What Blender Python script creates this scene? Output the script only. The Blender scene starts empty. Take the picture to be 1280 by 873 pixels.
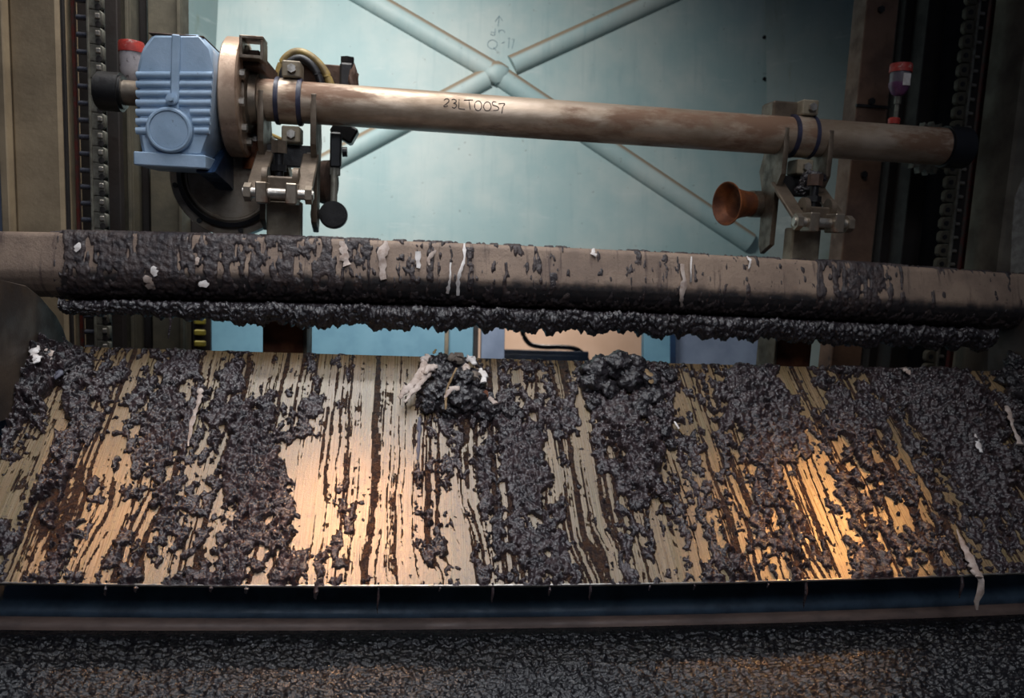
import bpy, bmesh, math, random
import numpy as np
from mathutils import Vector, Matrix, noise as mnoise

random.seed(4)
RNG = np.random.default_rng(11)
SC = bpy.context.scene
COL = SC.collection

# ------------------------------------------------------------------ frames
F = 1000.0                                   # focal length in pixels of a 1280 x 873 frame
YAW, PITCH, ROLL = (math.radians(a) for a in (7.73, -7.73, 2.6))   # camera against the machine frame
LEAN = math.radians(12.5)                    # the machine leans towards the viewer
SLOPE = math.radians(35.9)                   # chute slope against the machine frame
EYE = Vector((0.0, 0.0, 1.7))
LEANM = Matrix.Rotation(LEAN, 3, 'X')


def cam_axes():
    cy, sy, cp, sp, cr, sr = (math.cos(YAW), math.sin(YAW), math.cos(PITCH), math.sin(PITCH),
                              math.cos(ROLL), math.sin(ROLL))
    fwd = Vector((sy * cp, cy * cp, sp)); right = Vector((cy, -sy, 0)); up = right.cross(fwd)
    return cr * right + sr * up, -sr * right + cr * up, fwd


RIGHT, UP, FWD = cam_axes()


def ray(px, py):
    return RIGHT * ((px - 640) / F) - UP * ((py - 436.5) / F) + FWD


def rp(px, py, y):                           # point of the machine plane Y = y
    d = ray(px, py); return d * (y / d.y)


def rx(px, py, x):                           # point of the machine plane X = x
    d = ray(px, py); return d * (x / d.x)


def W(p):
    return EYE + LEANM @ Vector(p)


def wp(px, py, y):                           # point of the upright world plane Y = y
    d = LEANM @ ray(px, py); return EYE + d * (y / d.y)


def project(P):                              # machine frame points (n,3) -> pixels
    R = np.array([RIGHT, -UP, FWD]); q = P @ R.T
    return 640 + F * q[..., 0] / q[..., 2], 436.5 + F * q[..., 1] / q[..., 2]


# ------------------------------------------------------------------ camera, world, lights, exposure
cam = bpy.data.objects.new('camera', bpy.data.cameras.new('camera'))
COL.objects.link(cam); SC.camera = cam
cam.data.sensor_width = 36; cam.data.lens = 36 * F / 1280
cam.data.clip_start = 0.02
cm = Matrix((RIGHT, UP, -FWD)).transposed()
cam.matrix_world = Matrix.Translation(EYE) @ (LEANM @ cm).to_4x4()
cam.data.dof.use_dof = True; cam.data.dof.focus_distance = 2.55; cam.data.dof.aperture_fstop = 2.6

wd = bpy.data.worlds.new('world'); SC.world = wd; wd.use_nodes = True
wd.node_tree.nodes['Background'].inputs[0].default_value = (.55, .68, 1, 1)
wd.node_tree.nodes['Background'].inputs[1].default_value = .035

SC.view_settings.view_transform = 'Standard'; SC.view_settings.look = 'None'
SC.view_settings.gamma = 1; SC.view_settings.exposure = 0.0
SC.view_settings.use_curve_mapping = False


def lamp(name, kind, loc, target, power, col, size=1, sizey=None, spot=None, blend=.5, spread=None):
    l = bpy.data.lights.new(name, kind); o = bpy.data.objects.new(name, l); COL.objects.link(o)
    o.location = loc
    o.rotation_euler = (Vector(target) - Vector(loc)).to_track_quat('-Z', 'Y').to_euler()
    l.energy = power; l.color = col
    if kind == 'AREA':
        l.size = size
        if spread: l.spread = math.radians(spread)
        if sizey: l.shape = 'RECTANGLE'; l.size_y = sizey
    elif kind == 'SPOT':
        l.shadow_soft_size = size; l.spot_size = math.radians(spot); l.spot_blend = blend
    else: l.shadow_soft_size = size
    return o


# daylight from a roof opening over the operator, two warm hall lamps, a cool work lamp behind the machine
lamp('roof_daylight', 'SPOT', (.1, -.3, 5.5), (.32, 2.75, 1.9), 235, (1, .95, .9), .5, spot=62, blend=1)
lamp('roof_skylight', 'AREA', (-.1, 1.3, 5.6), (-.1, 2.3, 1.3), 17, (.84, .9, 1), 2.2, 1.3, spread=75)
lamp('cool_front_fill', 'AREA', (.2, -2.2, 3.6), (.1, 2.4, 1.2), 15, (.84, .9, 1), 2.4, 1.4, spread=70)  # broad cool light added behind the viewer for glints on the sludge
lamp('rear_work_lamp', 'AREA', (-.45, 2.7, 4.75), (-.5, 5.0, 2.75), 50, (1, .98, .94), 1.5, .4, spread=120)
lamp('rear_room_lamp', 'AREA', (1.2, 7.2, 3.6), (1.1, 8.6, 1.2), 42, (1, .93, .86), .8)

# ------------------------------------------------------------------ materials
MATS = {}


def srgb(r, g, b):
    f = lambda c: c / 12.92 if c <= .04045 else ((c + .055) / 1.055) ** 2.4
    return (f(r / 255), f(g / 255), f(b / 255), 1)


class NT:
    def __init__(s, name):
        s.m = bpy.data.materials.new(name); s.m.use_nodes = True; s.t = s.m.node_tree
        s.b = s.t.nodes['Principled BSDF']
    def n(s, typ, **kw):
        x = s.t.nodes.new(typ)
        for k, v in kw.items():
            if k in x.inputs.keys(): x.inputs[k].default_value = v
            else: setattr(x, k, v)
        return x
    def l(s, a, b): s.t.links.new(a, b)
    def coord(s, scale=(1, 1, 1)):
        c = s.n('ShaderNodeTexCoord'); mp = s.n('ShaderNodeMapping'); mp.inputs['Scale'].default_value = scale
        s.l(c.outputs['Object'], mp.inputs[0]); return mp.outputs[0]
    def noise(s, co, scale, detail=4, rough=.55, dist=0):
        x = s.n('ShaderNodeTexNoise'); x.inputs['Scale'].default_value = scale
        x.inputs['Detail'].default_value = detail; x.inputs['Roughness'].default_value = rough
        x.inputs['Distortion'].default_value = dist; s.l(co, x.inputs['Vector']); return x.outputs['Fac']
    def ramp(s, fac, a, b, lo=0, hi=1):
        r = s.n('ShaderNodeMapRange', interpolation_type='SMOOTHSTEP')
        r.inputs['From Min'].default_value = a; r.inputs['From Max'].default_value = b
        r.inputs['To Min'].default_value = lo; r.inputs['To Max'].default_value = hi
        s.l(fac, r.inputs['Value']); return r.outputs['Result']
    def mix(s, fac, a, b):
        x = s.n('ShaderNodeMix', data_type='RGBA')
        if isinstance(fac, (int, float)): x.inputs[0].default_value = fac
        else: s.l(fac, x.inputs[0])
        for i, v in ((6, a), (7, b)):
            if isinstance(v, tuple): x.inputs[i].default_value = v
            else: s.l(v, x.inputs[i])
        return x.outputs[2]
    def mixf(s, fac, a, b):
        x = s.n('ShaderNodeMix', data_type='FLOAT'); s.l(fac, x.inputs[0])
        for i, v in ((2, a), (3, b)):
            if isinstance(v, (int, float)): x.inputs[i].default_value = v
            else: s.l(v, x.inputs[i])
        return x.outputs[0]
    def bump(s, h, strength, dist=.01, nrm=None):
        x = s.n('ShaderNodeBump'); x.inputs['Strength'].default_value = strength
        x.inputs['Distance'].default_value = dist; s.l(h, x.inputs['Height'])
        if nrm: s.l(nrm, x.inputs['Normal'])
        return x.outputs['Normal']
    def attr(s, name):
        return s.n('ShaderNodeAttribute', attribute_name=name).outputs['Fac']


def pm(name, c1, c2, scale=6, rough=.6, metal=0, bump=.3, bscale=60, stretch=(1, 1, 1), dirt=None, dirt_amt=.55,
       dscale=9, spec=.5, bdist=.004):
    if name in MATS: return MATS[name]
    k = NT(name); co = k.coord(stretch)
    c = k.mix(k.ramp(k.noise(co, scale, 5, .6), .35, .65), c1, c2)
    r = k.ramp(k.noise(co, scale * 2, 3), .3, .7, rough * .8, min(1, rough * 1.2))
    if dirt:
        m = k.ramp(k.noise(co, dscale, 8, .68), 1 - dirt_amt, 1 - dirt_amt + .12)
        c = k.mix(m, c, dirt)
        if metal: k.l(k.ramp(m, 0, 1, metal, metal * .15), k.b.inputs['Metallic'])
        r = k.mixf(m, r, .75)
    elif metal: k.b.inputs['Metallic'].default_value = metal
    k.l(c, k.b.inputs['Base Color']); k.l(r, k.b.inputs['Roughness'])
    k.b.inputs['Specular IOR Level'].default_value = spec
    if bump: k.l(k.bump(k.noise(co, bscale, 6, .65), bump, bdist), k.b.inputs['Normal'])
    MATS[name] = k.m; return k.m


steel = pm('worn_steel', srgb(150, 138, 124), srgb(112, 98, 84), 8, .42, .75, .25, 90, dirt=srgb(92, 66, 50), dirt_amt=.45)
pipe_m = pm('stained_pipe_steel', srgb(196, 176, 156), srgb(146, 126, 106), 9, .45, .5, .3, 70, (.35, 1, 1),
            dirt=srgb(122, 92, 72), dirt_amt=.5, dscale=6)
plate_steel = pm('grey_plate_steel', srgb(112, 98, 84), srgb(82, 70, 58), 10, .5, .45, .3, 80,
                 dirt=srgb(74, 54, 42), dirt_amt=.42)
bright = pm('bright_bolt_steel', srgb(196, 190, 182), srgb(150, 142, 132), 30, .35, .8, .15, 100)
dark_steel = pm('dark_greasy_steel', srgb(44, 42, 42), srgb(26, 25, 26), 14, .42, .3, .4, 60)
blk_rubber = pm('black_rubber', srgb(26, 26, 30), srgb(18, 18, 22), 14, .45, 0, .2, 60)
navy = pm('dark_blue_band', srgb(52, 52, 74), srgb(36, 36, 52), 20, .5, 0, .3, 60)
yel = pm('dull_yellow_hose', srgb(150, 128, 72), srgb(112, 94, 58), 20, .5, 0, .2, 60)
blue = pm('blue_gearbox_paint', srgb(172, 194, 216), srgb(150, 174, 198), 7, .42, 0, .25, 50,
          dirt=srgb(84, 84, 90), dirt_amt=.385, dscale=14)
dblue = pm('deep_blue_paint', srgb(40, 66, 98), srgb(28, 46, 72), 8, .35, 0, .25, 50)
rust = pm('orange_rust', srgb(150, 84, 40), srgb(88, 46, 24), 9, .75, 0, .5, 60)
rust_d = pm('dark_rust', srgb(84, 60, 46), srgb(56, 40, 32), 9, .75, 0, .5, 60)
pale = pm('pale_dirty_paint', srgb(142, 130, 110), srgb(104, 92, 76), 9, .65, 0, .3, 60, dirt=srgb(66, 54, 44), dirt_amt=.4)
colm = pm('tan_column_paint', srgb(156, 138, 112), srgb(128, 112, 90), 4, .7, 0, .3, 50, dirt=srgb(62, 52, 42), dirt_amt=.33, dscale=7)
colr = pm('grey_column_paint', srgb(120, 112, 98), srgb(92, 84, 74), 4, .8, 0, .4, 60, dirt=srgb(60, 54, 48), dirt_amt=.36)
conc = pm('rough_pale_concrete', srgb(176, 170, 158), srgb(140, 134, 124), 20, .9, 0, .8, 120)
brownp = pm('brown_steel_channel', srgb(112, 84, 66), srgb(82, 60, 48), 6, .6, 0, .3, 60, dirt=srgb(52, 38, 32), dirt_amt=.4)
olive = pm('olive_grey_steel', srgb(86, 80, 66), srgb(60, 56, 46), 5, .7, 0, .3, 50)
darkcol = pm('near_black_steel', srgb(38, 31, 29), srgb(24, 20, 20), 5, .6, 0, .3, 50)
redgrease = pm('red_grease_edge', srgb(86, 30, 26), srgb(56, 40, 38), 30, .4, 0, .3, 60)
chainm = pm('oiled_chain_steel', srgb(96, 98, 108), srgb(60, 62, 72), 20, .3, .6, .2, 70)
linkm = pm('dusty_link_steel', srgb(120, 118, 108), srgb(82, 78, 70), 20, .55, .2, .3, 70)
redcap = pm('red_plastic_cap', srgb(190, 66, 56), srgb(160, 50, 44), 30, .5, 0, .3, 60, dirt=srgb(205, 180, 168), dirt_amt=.42, dscale=40)
whitep = pm('white_spotted_plastic', srgb(206, 196, 196), srgb(180, 170, 170), 20, .5, 0, .1, 60, dirt=srgb(70, 40, 46), dirt_amt=.44, dscale=45)
purple = pm('purple_grease', srgb(120, 72, 110), srgb(92, 54, 84), 20, .3, 0, 0)
beige = pm('peach_beige_wall', srgb(222, 190, 166), srgb(210, 178, 154), 2, .85, 0, .1, 30)
concrete = pm('floor_concrete', srgb(104, 98, 92), srgb(76, 72, 70), 3, .85, 0, .4, 40)
bluepost = pm('sky_blue_post_paint', srgb(118, 164, 184), srgb(104, 150, 172), 5, .5, 0, .1, 40)
greypan = pm('blue_grey_panel', srgb(138, 152, 176), srgb(120, 134, 158), 5, .6, 0, .1, 40)
yelchain = pm('yellow_chain', srgb(150, 136, 46), srgb(110, 100, 40), 20, .5, 0, .2, 60)
ink = pm('dark_ink', srgb(52, 44, 44), srgb(60, 52, 50), 20, .8, 0, 0)
faint = pm('faint_pencil', srgb(112, 134, 144), srgb(122, 144, 154), 20, .8, 0, 0)
ragm = pm('grey_white_rag', srgb(196, 180, 170), srgb(160, 140, 128), 30, .8, 0, .5, 90)
whitem = pm('white_wet_paper', srgb(232, 226, 222), srgb(206, 196, 190), 30, .7, 0, .4, 90)
twig = pm('brown_straw', srgb(140, 116, 84), srgb(110, 88, 60), 30, .8, 0, .3, 60)
sidem = pm('dark_side_plate', srgb(88, 74, 62), srgb(62, 52, 46), 6, .6, 0, .4, 50, dirt=srgb(88, 74, 62), dirt_amt=.36)
rimm = pm('brown_rim_steel', srgb(122, 100, 90), srgb(92, 76, 70), 12, .6, 0, .4, 60, (.4, 1, 1))
petrol = pm('petrol_blue_rail', srgb(70, 90, 108), srgb(48, 64, 80), 9, .5, 0, .5, 50)


def mud_mat(name, c1, c2, rough=.32, fine=170, coat=.6, fb=.45):
    k = NT(name); co = k.coord()
    a = k.noise(co, 26, 5, .6); b = k.noise(co, fine, 5, .7)
    c = k.mix(k.ramp(a, .38, .64), c1, c2)
    # speckles of pale grit and rust-brown fibres in the sludge
    c = k.mix(k.ramp(k.noise(co, 120, 2, .5), .66, .74, 0, .55), c, srgb(118, 98, 90))
    k.l(c, k.b.inputs['Base Color'])
    k.l(k.ramp(b, .3, .7, rough * .6, rough * 1.4), k.b.inputs['Roughness'])
    k.b.inputs['Specular IOR Level'].default_value = .6
    k.b.inputs['Coat Weight'].default_value = coat; k.b.inputs['Coat Roughness'].default_value = .16
    n1 = k.bump(k.noise(co, 48, 3, .55), .7, .012)
    nn = k.bump(b, min(1, fb), .003 * max(1, fb * 3), n1); k.l(nn, k.b.inputs['Normal']); k.l(nn, k.b.inputs['Coat Normal'])
    MATS[name] = k.m; return k.m


mud = mud_mat('purple_brown_sludge', srgb(58, 45, 47), srgb(35, 29, 33), .32, coat=.32)
mud_dk = mud_mat('black_wet_sludge', srgb(44, 39, 42), srgb(26, 23, 27), .34, 120, coat=.12)
mud_br = mud_mat('brown_crusted_sludge', srgb(66, 54, 52), srgb(42, 35, 38), .55, coat=.03)
bed_m = mud_mat('soupy_black_sludge', srgb(28, 26, 29), srgb(16, 15, 18), .34, 95, coat=.12, fb=.5)


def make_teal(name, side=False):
    k = NT(name); co = k.coord(); tone = .78 if side else 1  # side copy: dimmer light and dirt both put into a darker paint
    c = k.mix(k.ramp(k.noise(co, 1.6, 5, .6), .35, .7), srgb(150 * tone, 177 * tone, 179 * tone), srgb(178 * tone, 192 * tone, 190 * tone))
    c = k.mix(k.ramp(k.noise(k.coord((1.2, 1, 5)), 2.2, 7, .7), .56, .8, 0, .5), c, srgb(196, 204, 204))
    c = k.mix(k.ramp(k.noise(co, 26, 4, .6), .66, .74, 0, .55), c, srgb(112, 118, 116))
    c = k.mix(k.ramp(k.noise(k.coord((6, 1, .5)), 3, 5, .6), .5, .8, 0, .35), c, srgb(118, 152, 158))
    g = k.n('ShaderNodeNewGeometry'); sx = k.n('ShaderNodeSeparateXYZ'); k.l(g.outputs['Normal'], sx.inputs[0])
    if not side:   # brown dust lying on the upward side of the ribs
        c = k.mix(k.ramp(sx.outputs['Z'], .2, .5), c, srgb(142, 126, 106))
    else:
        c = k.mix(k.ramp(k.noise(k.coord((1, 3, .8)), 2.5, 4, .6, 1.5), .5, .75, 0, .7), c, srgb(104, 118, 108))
    k.l(c, k.b.inputs['Base Color']); k.b.inputs['Roughness'].default_value = .55
    k.l(k.bump(k.noise(co, 14, 4), .12, .01), k.b.inputs['Normal'])
    MATS[name] = k.m; return k.m


teal = make_teal('teal_panel_paint'); teal_s = make_teal('teal_paint_shaded_side', True)


def make_chute():
    k = NT('slurry_filmed_chute_steel')
    film, strk = k.attr('film'), k.attr('streak')
    co = k.coord(); st = k.coord((70, 2.2, 1)); st2 = k.coord((230, 5, 1))
    tan = k.mix(k.ramp(k.noise(co, 5, 5, .6), .35, .65), srgb(136, 111, 80), srgb(118, 97, 72))
    fine = k.noise(st, 1.0, 4, .6); fine2 = k.noise(st2, 1.0, 3, .6)
    tan = k.mix(k.ramp(fine, .42, .66, 0, .8), tan, srgb(116, 102, 72))
    tan = k.mix(k.ramp(fine2, .5, .7, 0, .55), tan, srgb(164, 144, 116))
    tan = k.mix(k.ramp(k.noise(co, 100, 4, .6), .585, .64, 0, .75), tan, srgb(84, 66, 56))
    # combed edges: the dark film breaks up into fine lines and dots along the flow
    sb = k.n('ShaderNodeMath', operation='MULTIPLY_ADD'); k.l(k.noise(k.coord((210, 16, 1)), 1, 4, .7), sb.inputs[0]); sb.inputs[1].default_value = 1.1; sb.inputs[2].default_value = -.55
    sa = k.n('ShaderNodeMath', operation='ADD'); k.l(film, sa.inputs[0]); k.l(sb.outputs[0], sa.inputs[1])
    film = k.ramp(sa.outputs[0], .34, .66)
    ln = k.n('ShaderNodeMath', operation='MULTIPLY'); k.l(k.ramp(k.noise(k.coord((150, 1.5, 1)), 1, 3, .6), .5, .66), ln.inputs[0]); k.l(strk, ln.inputs[1])
    tan = k.mix(k.ramp(ln.outputs[0], 0, 1, 0, .75), tan, srgb(92, 72, 52))
    c = k.mix(film, tan, k.mix(k.ramp(k.noise(co, 60, 3), .4, .62), srgb(54, 39, 36), srgb(84, 59, 43)))
    k.l(c, k.b.inputs['Base Color'])
    rr = k.mixf(film, k.ramp(fine2, .3, .7, .24, .36), .2)
    k.l(rr, k.b.inputs['Roughness']); k.b.inputs['Specular IOR Level'].default_value = .75
    n = k.bump(fine, .25, .003); n = k.bump(k.noise(co, 240, 4, .7), .35, .003, n)
    gr = k.n('ShaderNodeMath', operation='MULTIPLY'); k.l(k.noise(co, 150, 3, .6), gr.inputs[0]); k.l(film, gr.inputs[1])
    k.l(k.bump(gr.outputs[0], 1.0, .02, n), k.b.inputs['Normal'])
    return k.m


def make_beam():
    k = NT('silted_beam_steel'); film = k.attr('film'); co = k.coord()
    c = k.mix(k.ramp(k.noise(co, 7, 5, .6), .35, .65), srgb(150, 128, 110), srgb(126, 106, 92))
    c = k.mix(k.ramp(k.noise(k.coord((45, 5, 4)), 1, 6, .65), .55, .68, 0, .75), c, srgb(76, 60, 56))
    c = k.mix(k.ramp(k.noise(co, 60, 4, .7), .6, .7, 0, .6), c, srgb(88, 70, 62))
    c = k.mix(film, c, k.mix(k.ramp(k.noise(co, 40, 4), .4, .6), srgb(52, 46, 46), srgb(38, 36, 38)))  # mud film, plus shade of the lower curve held in the colour
    k.l(c, k.b.inputs['Base Color']); k.b.inputs['Roughness'].default_value = .6
    k.l(k.bump(k.noise(co, 90, 6, .7), .5, .006), k.b.inputs['Normal'])
    return k.m


chute_m = make_chute(); beam_m = make_beam()

# ------------------------------------------------------------------ things and parts
ORG = {}


def tag(o, label=None, cat=None, group=None, kind=None):
    for k_, v in (('label', label), ('category', cat), ('group', group), ('kind', kind)):
        if v: o[k_] = v
    return o


def thing(name, label, cat, org, group=None, rig=True):
    o = bpy.data.objects.new(name, None); COL.objects.link(o); o.empty_display_size = .1
    org = Vector(org)
    if rig: o.matrix_world = Matrix.Translation(W(org)) @ LEANM.to_4x4()
    else: o.location = org
    ORG[o.name] = org
    return tag(o, label, cat, group)


def root_of(o):
    while o.parent: o = o.parent
    return o


def link(name, me, mat, parent=None, rig=True, label=None):
    """mesh given in machine (or world) coordinates; goes under its thing or becomes a top-level object"""
    if mat is not None and not me.materials: me.materials.append(mat)
    o = bpy.data.objects.new(name, me); COL.objects.link(o)
    if parent:
        me.transform(Matrix.Translation(-ORG[root_of(parent).name])); o.parent = parent
    else:
        n = len(me.vertices); a = np.empty(n * 3); me.vertices.foreach_get('co', a); a = a.reshape(-1, 3)
        c = Vector((a.min(0) + a.max(0)) / 2)
        me.transform(Matrix.Translation(-c)); ORG[o.name] = c
        if rig: o.matrix_world = Matrix.Translation(W(c)) @ LEANM.to_4x4()
        else: o.location = c
    if label: o['label'] = label
    return o


def rep(src, off, parent=None):              # a copy of a part sharing its mesh, shifted by off
    c = src.copy(); COL.objects.link(c); c.parent = parent or src.parent; c.location = Vector(src.location) + Vector(off)
    return c


class MB:
    def __init__(s): s.b = bmesh.new()
    def _bev(s, ret, bev):
        if bev:
            vs = set(ret)
            es = [e for e in s.b.edges if e.verts[0] in vs and e.verts[1] in vs]
            bmesh.ops.bevel(s.b, geom=es, offset=bev, segments=1, affect='EDGES', clamp_overlap=True)
    def box(s, c, size, rot=None, bev=.004):
        m = Matrix.Translation(Vector(c)) @ (rot.to_4x4() if rot else Matrix()) @ Matrix.Diagonal((*size, 1))
        r = bmesh.ops.create_cube(s.b, size=1, matrix=m)['verts']; s._bev(r, bev); return s
    def beam(s, p0, p1, w, h, up=(0, 0, 1), bev=.004):
        p0, p1 = Vector(p0), Vector(p1); d = p1 - p0; z = d.normalized(); x = Vector(up).cross(z).normalized(); y = z.cross(x)
        return s.box((p0 + p1) / 2, (w, h, d.length), Matrix((x, y, z)).transposed(), bev)
    def cyl(s, p0, p1, r, seg=20, r2=None, bev=0):
        p0, p1 = Vector(p0), Vector(p1); d = p1 - p0
        q = d.to_track_quat('Z', 'Y').to_matrix().to_4x4()
        r_ = bmesh.ops.create_cone(s.b, cap_ends=True, segments=seg, radius1=r, radius2=r if r2 is None else r2,
                                   depth=d.length, matrix=Matrix.Translation((p0 + p1) / 2) @ q)['verts']
        if bev:
            vs = set(r_); es = [e for e in s.b.edges if e.verts[0] in vs and e.verts[1] in vs and
                                any(len(f.verts) > 4 for f in e.link_faces)]
            bmesh.ops.bevel(s.b, geom=es, offset=bev, segments=2, affect='EDGES', clamp_overlap=True)
        return s
    def prism(s, pts, axis, a, b, bev=0):
        def mk(p, t):
            return {'x': (t, p[0], p[1]), 'y': (p[0], t, p[1]), 'z': (p[0], p[1], t)}[axis]
        lo = [s.b.verts.new(mk(p, a)) for p in pts]; hi = [s.b.verts.new(mk(p, b)) for p in pts]
        n = len(pts); s.b.faces.new(lo); s.b.faces.new(hi[::-1])
        for i in range(n): s.b.faces.new((lo[i], hi[i], hi[(i + 1) % n], lo[(i + 1) % n]))
        s._bev(lo + hi, bev); return s
    def lathe(s, prof, p0, axis, seg=32):    # prof: (radius, distance along the axis)
        q = Vector(axis).to_track_quat('Z', 'Y').to_matrix(); rings = []
        for r, h in prof:
            rings.append([s.b.verts.new(Vector(p0) + q @ Vector((r * math.cos(2 * math.pi * i / seg),
                                                                 r * math.sin(2 * math.pi * i / seg), h))) for i in range(seg)])
        for A, B in zip(rings, rings[1:]):
            for i in range(seg): s.b.faces.new((A[i], A[(i + 1) % seg], B[(i + 1) % seg], B[i]))
        if prof[0][0] > 1e-5: s.b.faces.new(rings[0][::-1])
        if prof[-1][0] > 1e-5: s.b.faces.new(rings[-1])
        return s
    def tube(s, pts, r, seg=10, flat=None, nrm=None):
        """pts path; r number or list; flat = thickness ratio along nrm for ribbons"""
        pts = [Vector(p) for p in pts]; n = len(pts); rs = r if isinstance(r, (list, tuple)) else [r] * n
        rings = []
        for i, p in enumerate(pts):
            t = (pts[min(i + 1, n - 1)] - pts[max(i - 1, 0)]).normalized()
            u = Vector(nrm) if nrm else (Vector((0, 0, 1)) if abs(t.z) < .9 else Vector((0, 1, 0)))
            x = t.cross(u).normalized(); y = x.cross(t).normalized(); k = flat or 1
            rings.append([s.b.verts.new(p + x * rs[i] * math.cos(2 * math.pi * j / seg) + y * rs[i] * k * math.sin(2 * math.pi * j / seg))
                          for j in range(seg)])
        for A, B in zip(rings, rings[1:]):
            for j in range(seg): s.b.faces.new((A[j], A[(j + 1) % seg], B[(j + 1) % seg], B[j]))
        s.b.faces.new(rings[0][::-1]); s.b.faces.new(rings[-1]); return s
    def lump(s, c, rad, seed, sub=4, amp=.35, fr=3.0, rot=None):
        r = bmesh.ops.create_icosphere(s.b, subdivisions=sub, radius=1)['verts']
        o = Vector((seed * 7.3, seed * 3.1, -seed * 5.7))
        for v in r:
            d = v.co.copy()
            a = 1 + amp * mnoise.fractal(d * fr * .5 + o, 1, 2, 4) + amp * .5 * abs(mnoise.noise(d * fr * 2 + o))
            q = Vector((d.x * rad[0], d.y * rad[1], d.z * rad[2])) * a
            v.co = Vector(c) + (rot @ q if rot else q)
        return s
    def done(s, name, mat, parent=None, rig=True, smooth=35, label=None):
        bmesh.ops.recalc_face_normals(s.b, faces=s.b.faces)
        me = bpy.data.meshes.new(name); s.b.to_mesh(me); s.b.free()
        if smooth:
            me.polygons.foreach_set('use_smooth', [True] * len(me.polygons))
            me.set_sharp_from_angle(angle=math.radians(smooth))
        return link(name, me, mat, parent, rig, label)


def spline(pts, n=8):
    P = [Vector(p) for p in pts]; P = [2 * P[0] - P[1]] + P + [2 * P[-1] - P[-2]]; out = []
    for i in range(1, len(P) - 2):
        a, b, c, d = P[i - 1:i + 3]
        for j in range(n):
            t = j / n
            out.append(.5 * ((2 * b) + (c - a) * t + (2 * a - 5 * b + 4 * c - d) * t * t + (3 * b - a - 3 * c + d) * t ** 3))
    out.append(P[-2]); return out


# ------------------------------------------------------------------ height-field sludge
def fnoise(ny, nx, ly, lx, beta=2.2, seed=0):
    """band-limited noise with correlation lengths ly, lx in cells; values 0..1 (uniform)"""
    g = np.random.default_rng(seed).standard_normal((ny, nx))
    fy = np.fft.fftfreq(ny)[:, None] * ly; fx = np.fft.rfftfreq(nx)[None, :] * lx
    k = np.sqrt(fy ** 2 + fx ** 2)
    a = np.fft.irfft2(np.fft.rfft2(g) / (1 + (k * 2.2) ** beta), s=(ny, nx))
    r = np.empty(a.size); r[np.argsort(a, axis=None)] = np.linspace(0, 1, a.size); return r.reshape(ny, nx)


def worley(U, V, cell, seed):
    """distance to the nearest scattered point, in cells"""
    g = np.random.default_rng(seed); n = 97; jx, jy = g.random((n, n)), g.random((n, n))
    u, v = U / cell, V / cell; iu, iv = np.floor(u).astype(int), np.floor(v).astype(int); best = np.full(U.shape, 9.)
    for a in (-1, 0, 1):
        for b in (-1, 0, 1):
            cu, cv = iu + a, iv + b
            dx = cu + jx[cu % n, cv % n] - u; dy = cv + jy[cu % n, cv % n] - v
            best = np.minimum(best, dx * dx + dy * dy)
    return np.sqrt(best)


def hf_mesh(name, P, N, H, mat, parent, cut=True, attrs=None):
    ny, nx = H.shape; pos = (P + N * H[..., None]).reshape(-1, 3)
    idx = np.arange(ny * nx).reshape(ny, nx)
    q = np.stack([idx[:-1, :-1], idx[:-1, 1:], idx[1:, 1:], idx[1:, :-1]], -1).reshape(-1, 4)
    if cut:
        hm = H.reshape(-1)[q].max(1) > 0; q = q[hm]
        used = np.unique(q); rm = np.zeros(ny * nx, int); rm[used] = np.arange(len(used)); pos = pos[used]; q = rm[q]
    me = bpy.data.meshes.new(name); me.vertices.add(len(pos)); me.vertices.foreach_set('co', pos.astype(np.float32).ravel())
    me.loops.add(q.size); me.loops.foreach_set('vertex_index', q.astype(np.int32).ravel())
    me.polygons.add(len(q)); me.polygons.foreach_set('loop_start', np.arange(0, q.size, 4, dtype=np.int32))
    me.polygons.foreach_set('use_smooth', np.ones(len(q), bool))
    me.update(calc_edges=True)
    for k_, v in (attrs or {}).items():
        at = me.attributes.new(k_, 'FLOAT', 'POINT'); vv = v.reshape(-1)
        at.data.foreach_set('value', (vv[used] if cut else vv).astype(np.float32))
    me.validate()
    return link(name, me, mat, parent)


def sample_grid(G, x0, y0, step, X, Y):
    gx = np.clip((X - x0) / step - .5, 0, G.shape[1] - 1.001); gy = np.clip((Y - y0) / step - .5, 0, G.shape[0] - 1.001)
    ix, iy = gx.astype(int), gy.astype(int); fx, fy = gx - ix, gy - iy
    return (G[iy, ix] * (1 - fx) + G[iy, ix + 1] * fx) * (1 - fy) + (G[iy + 1, ix] * (1 - fx) + G[iy + 1, ix + 1] * fx) * fy


# ================================================================== SETTING
def struct(o): o['kind'] = 'structure'; return o


PY = 5.0                                     # the rear hood panel
a = wp(262, -60, PY); b = wp(959, -60, PY); zl = wp(600, 352, PY).z
pw = MB().box(((a.x + b.x) / 2, PY + .01, (6.2 + zl) / 2), (b.x - a.x, .02, 6.2 - zl), bev=0).done('wall_back', teal, rig=False); struct(pw)
rr = .058


def rib(p, q, name, r=rr):
    A, B = wp(*p, PY - .0), wp(*q, PY - .0); d = (B - A).normalized(); n = Vector((0, -1, 0)); x = d.cross(n)
    m = MB(); rings = []
    for P in (A, B):
        rings.append([m.b.verts.new(P + x * r * 1.25 * math.cos(t) + n * r * math.sin(t) + n * -.004)
                      for t in [math.pi * i / 14 for i in range(15)]])
    for i in range(14): m.b.faces.new((rings[0][i], rings[0][i + 1], rings[1][i + 1], rings[1][i]))
    for R_ in rings: m.b.faces.new(R_)
    return m.done(name, teal, pw, rig=False, smooth=50)


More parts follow.
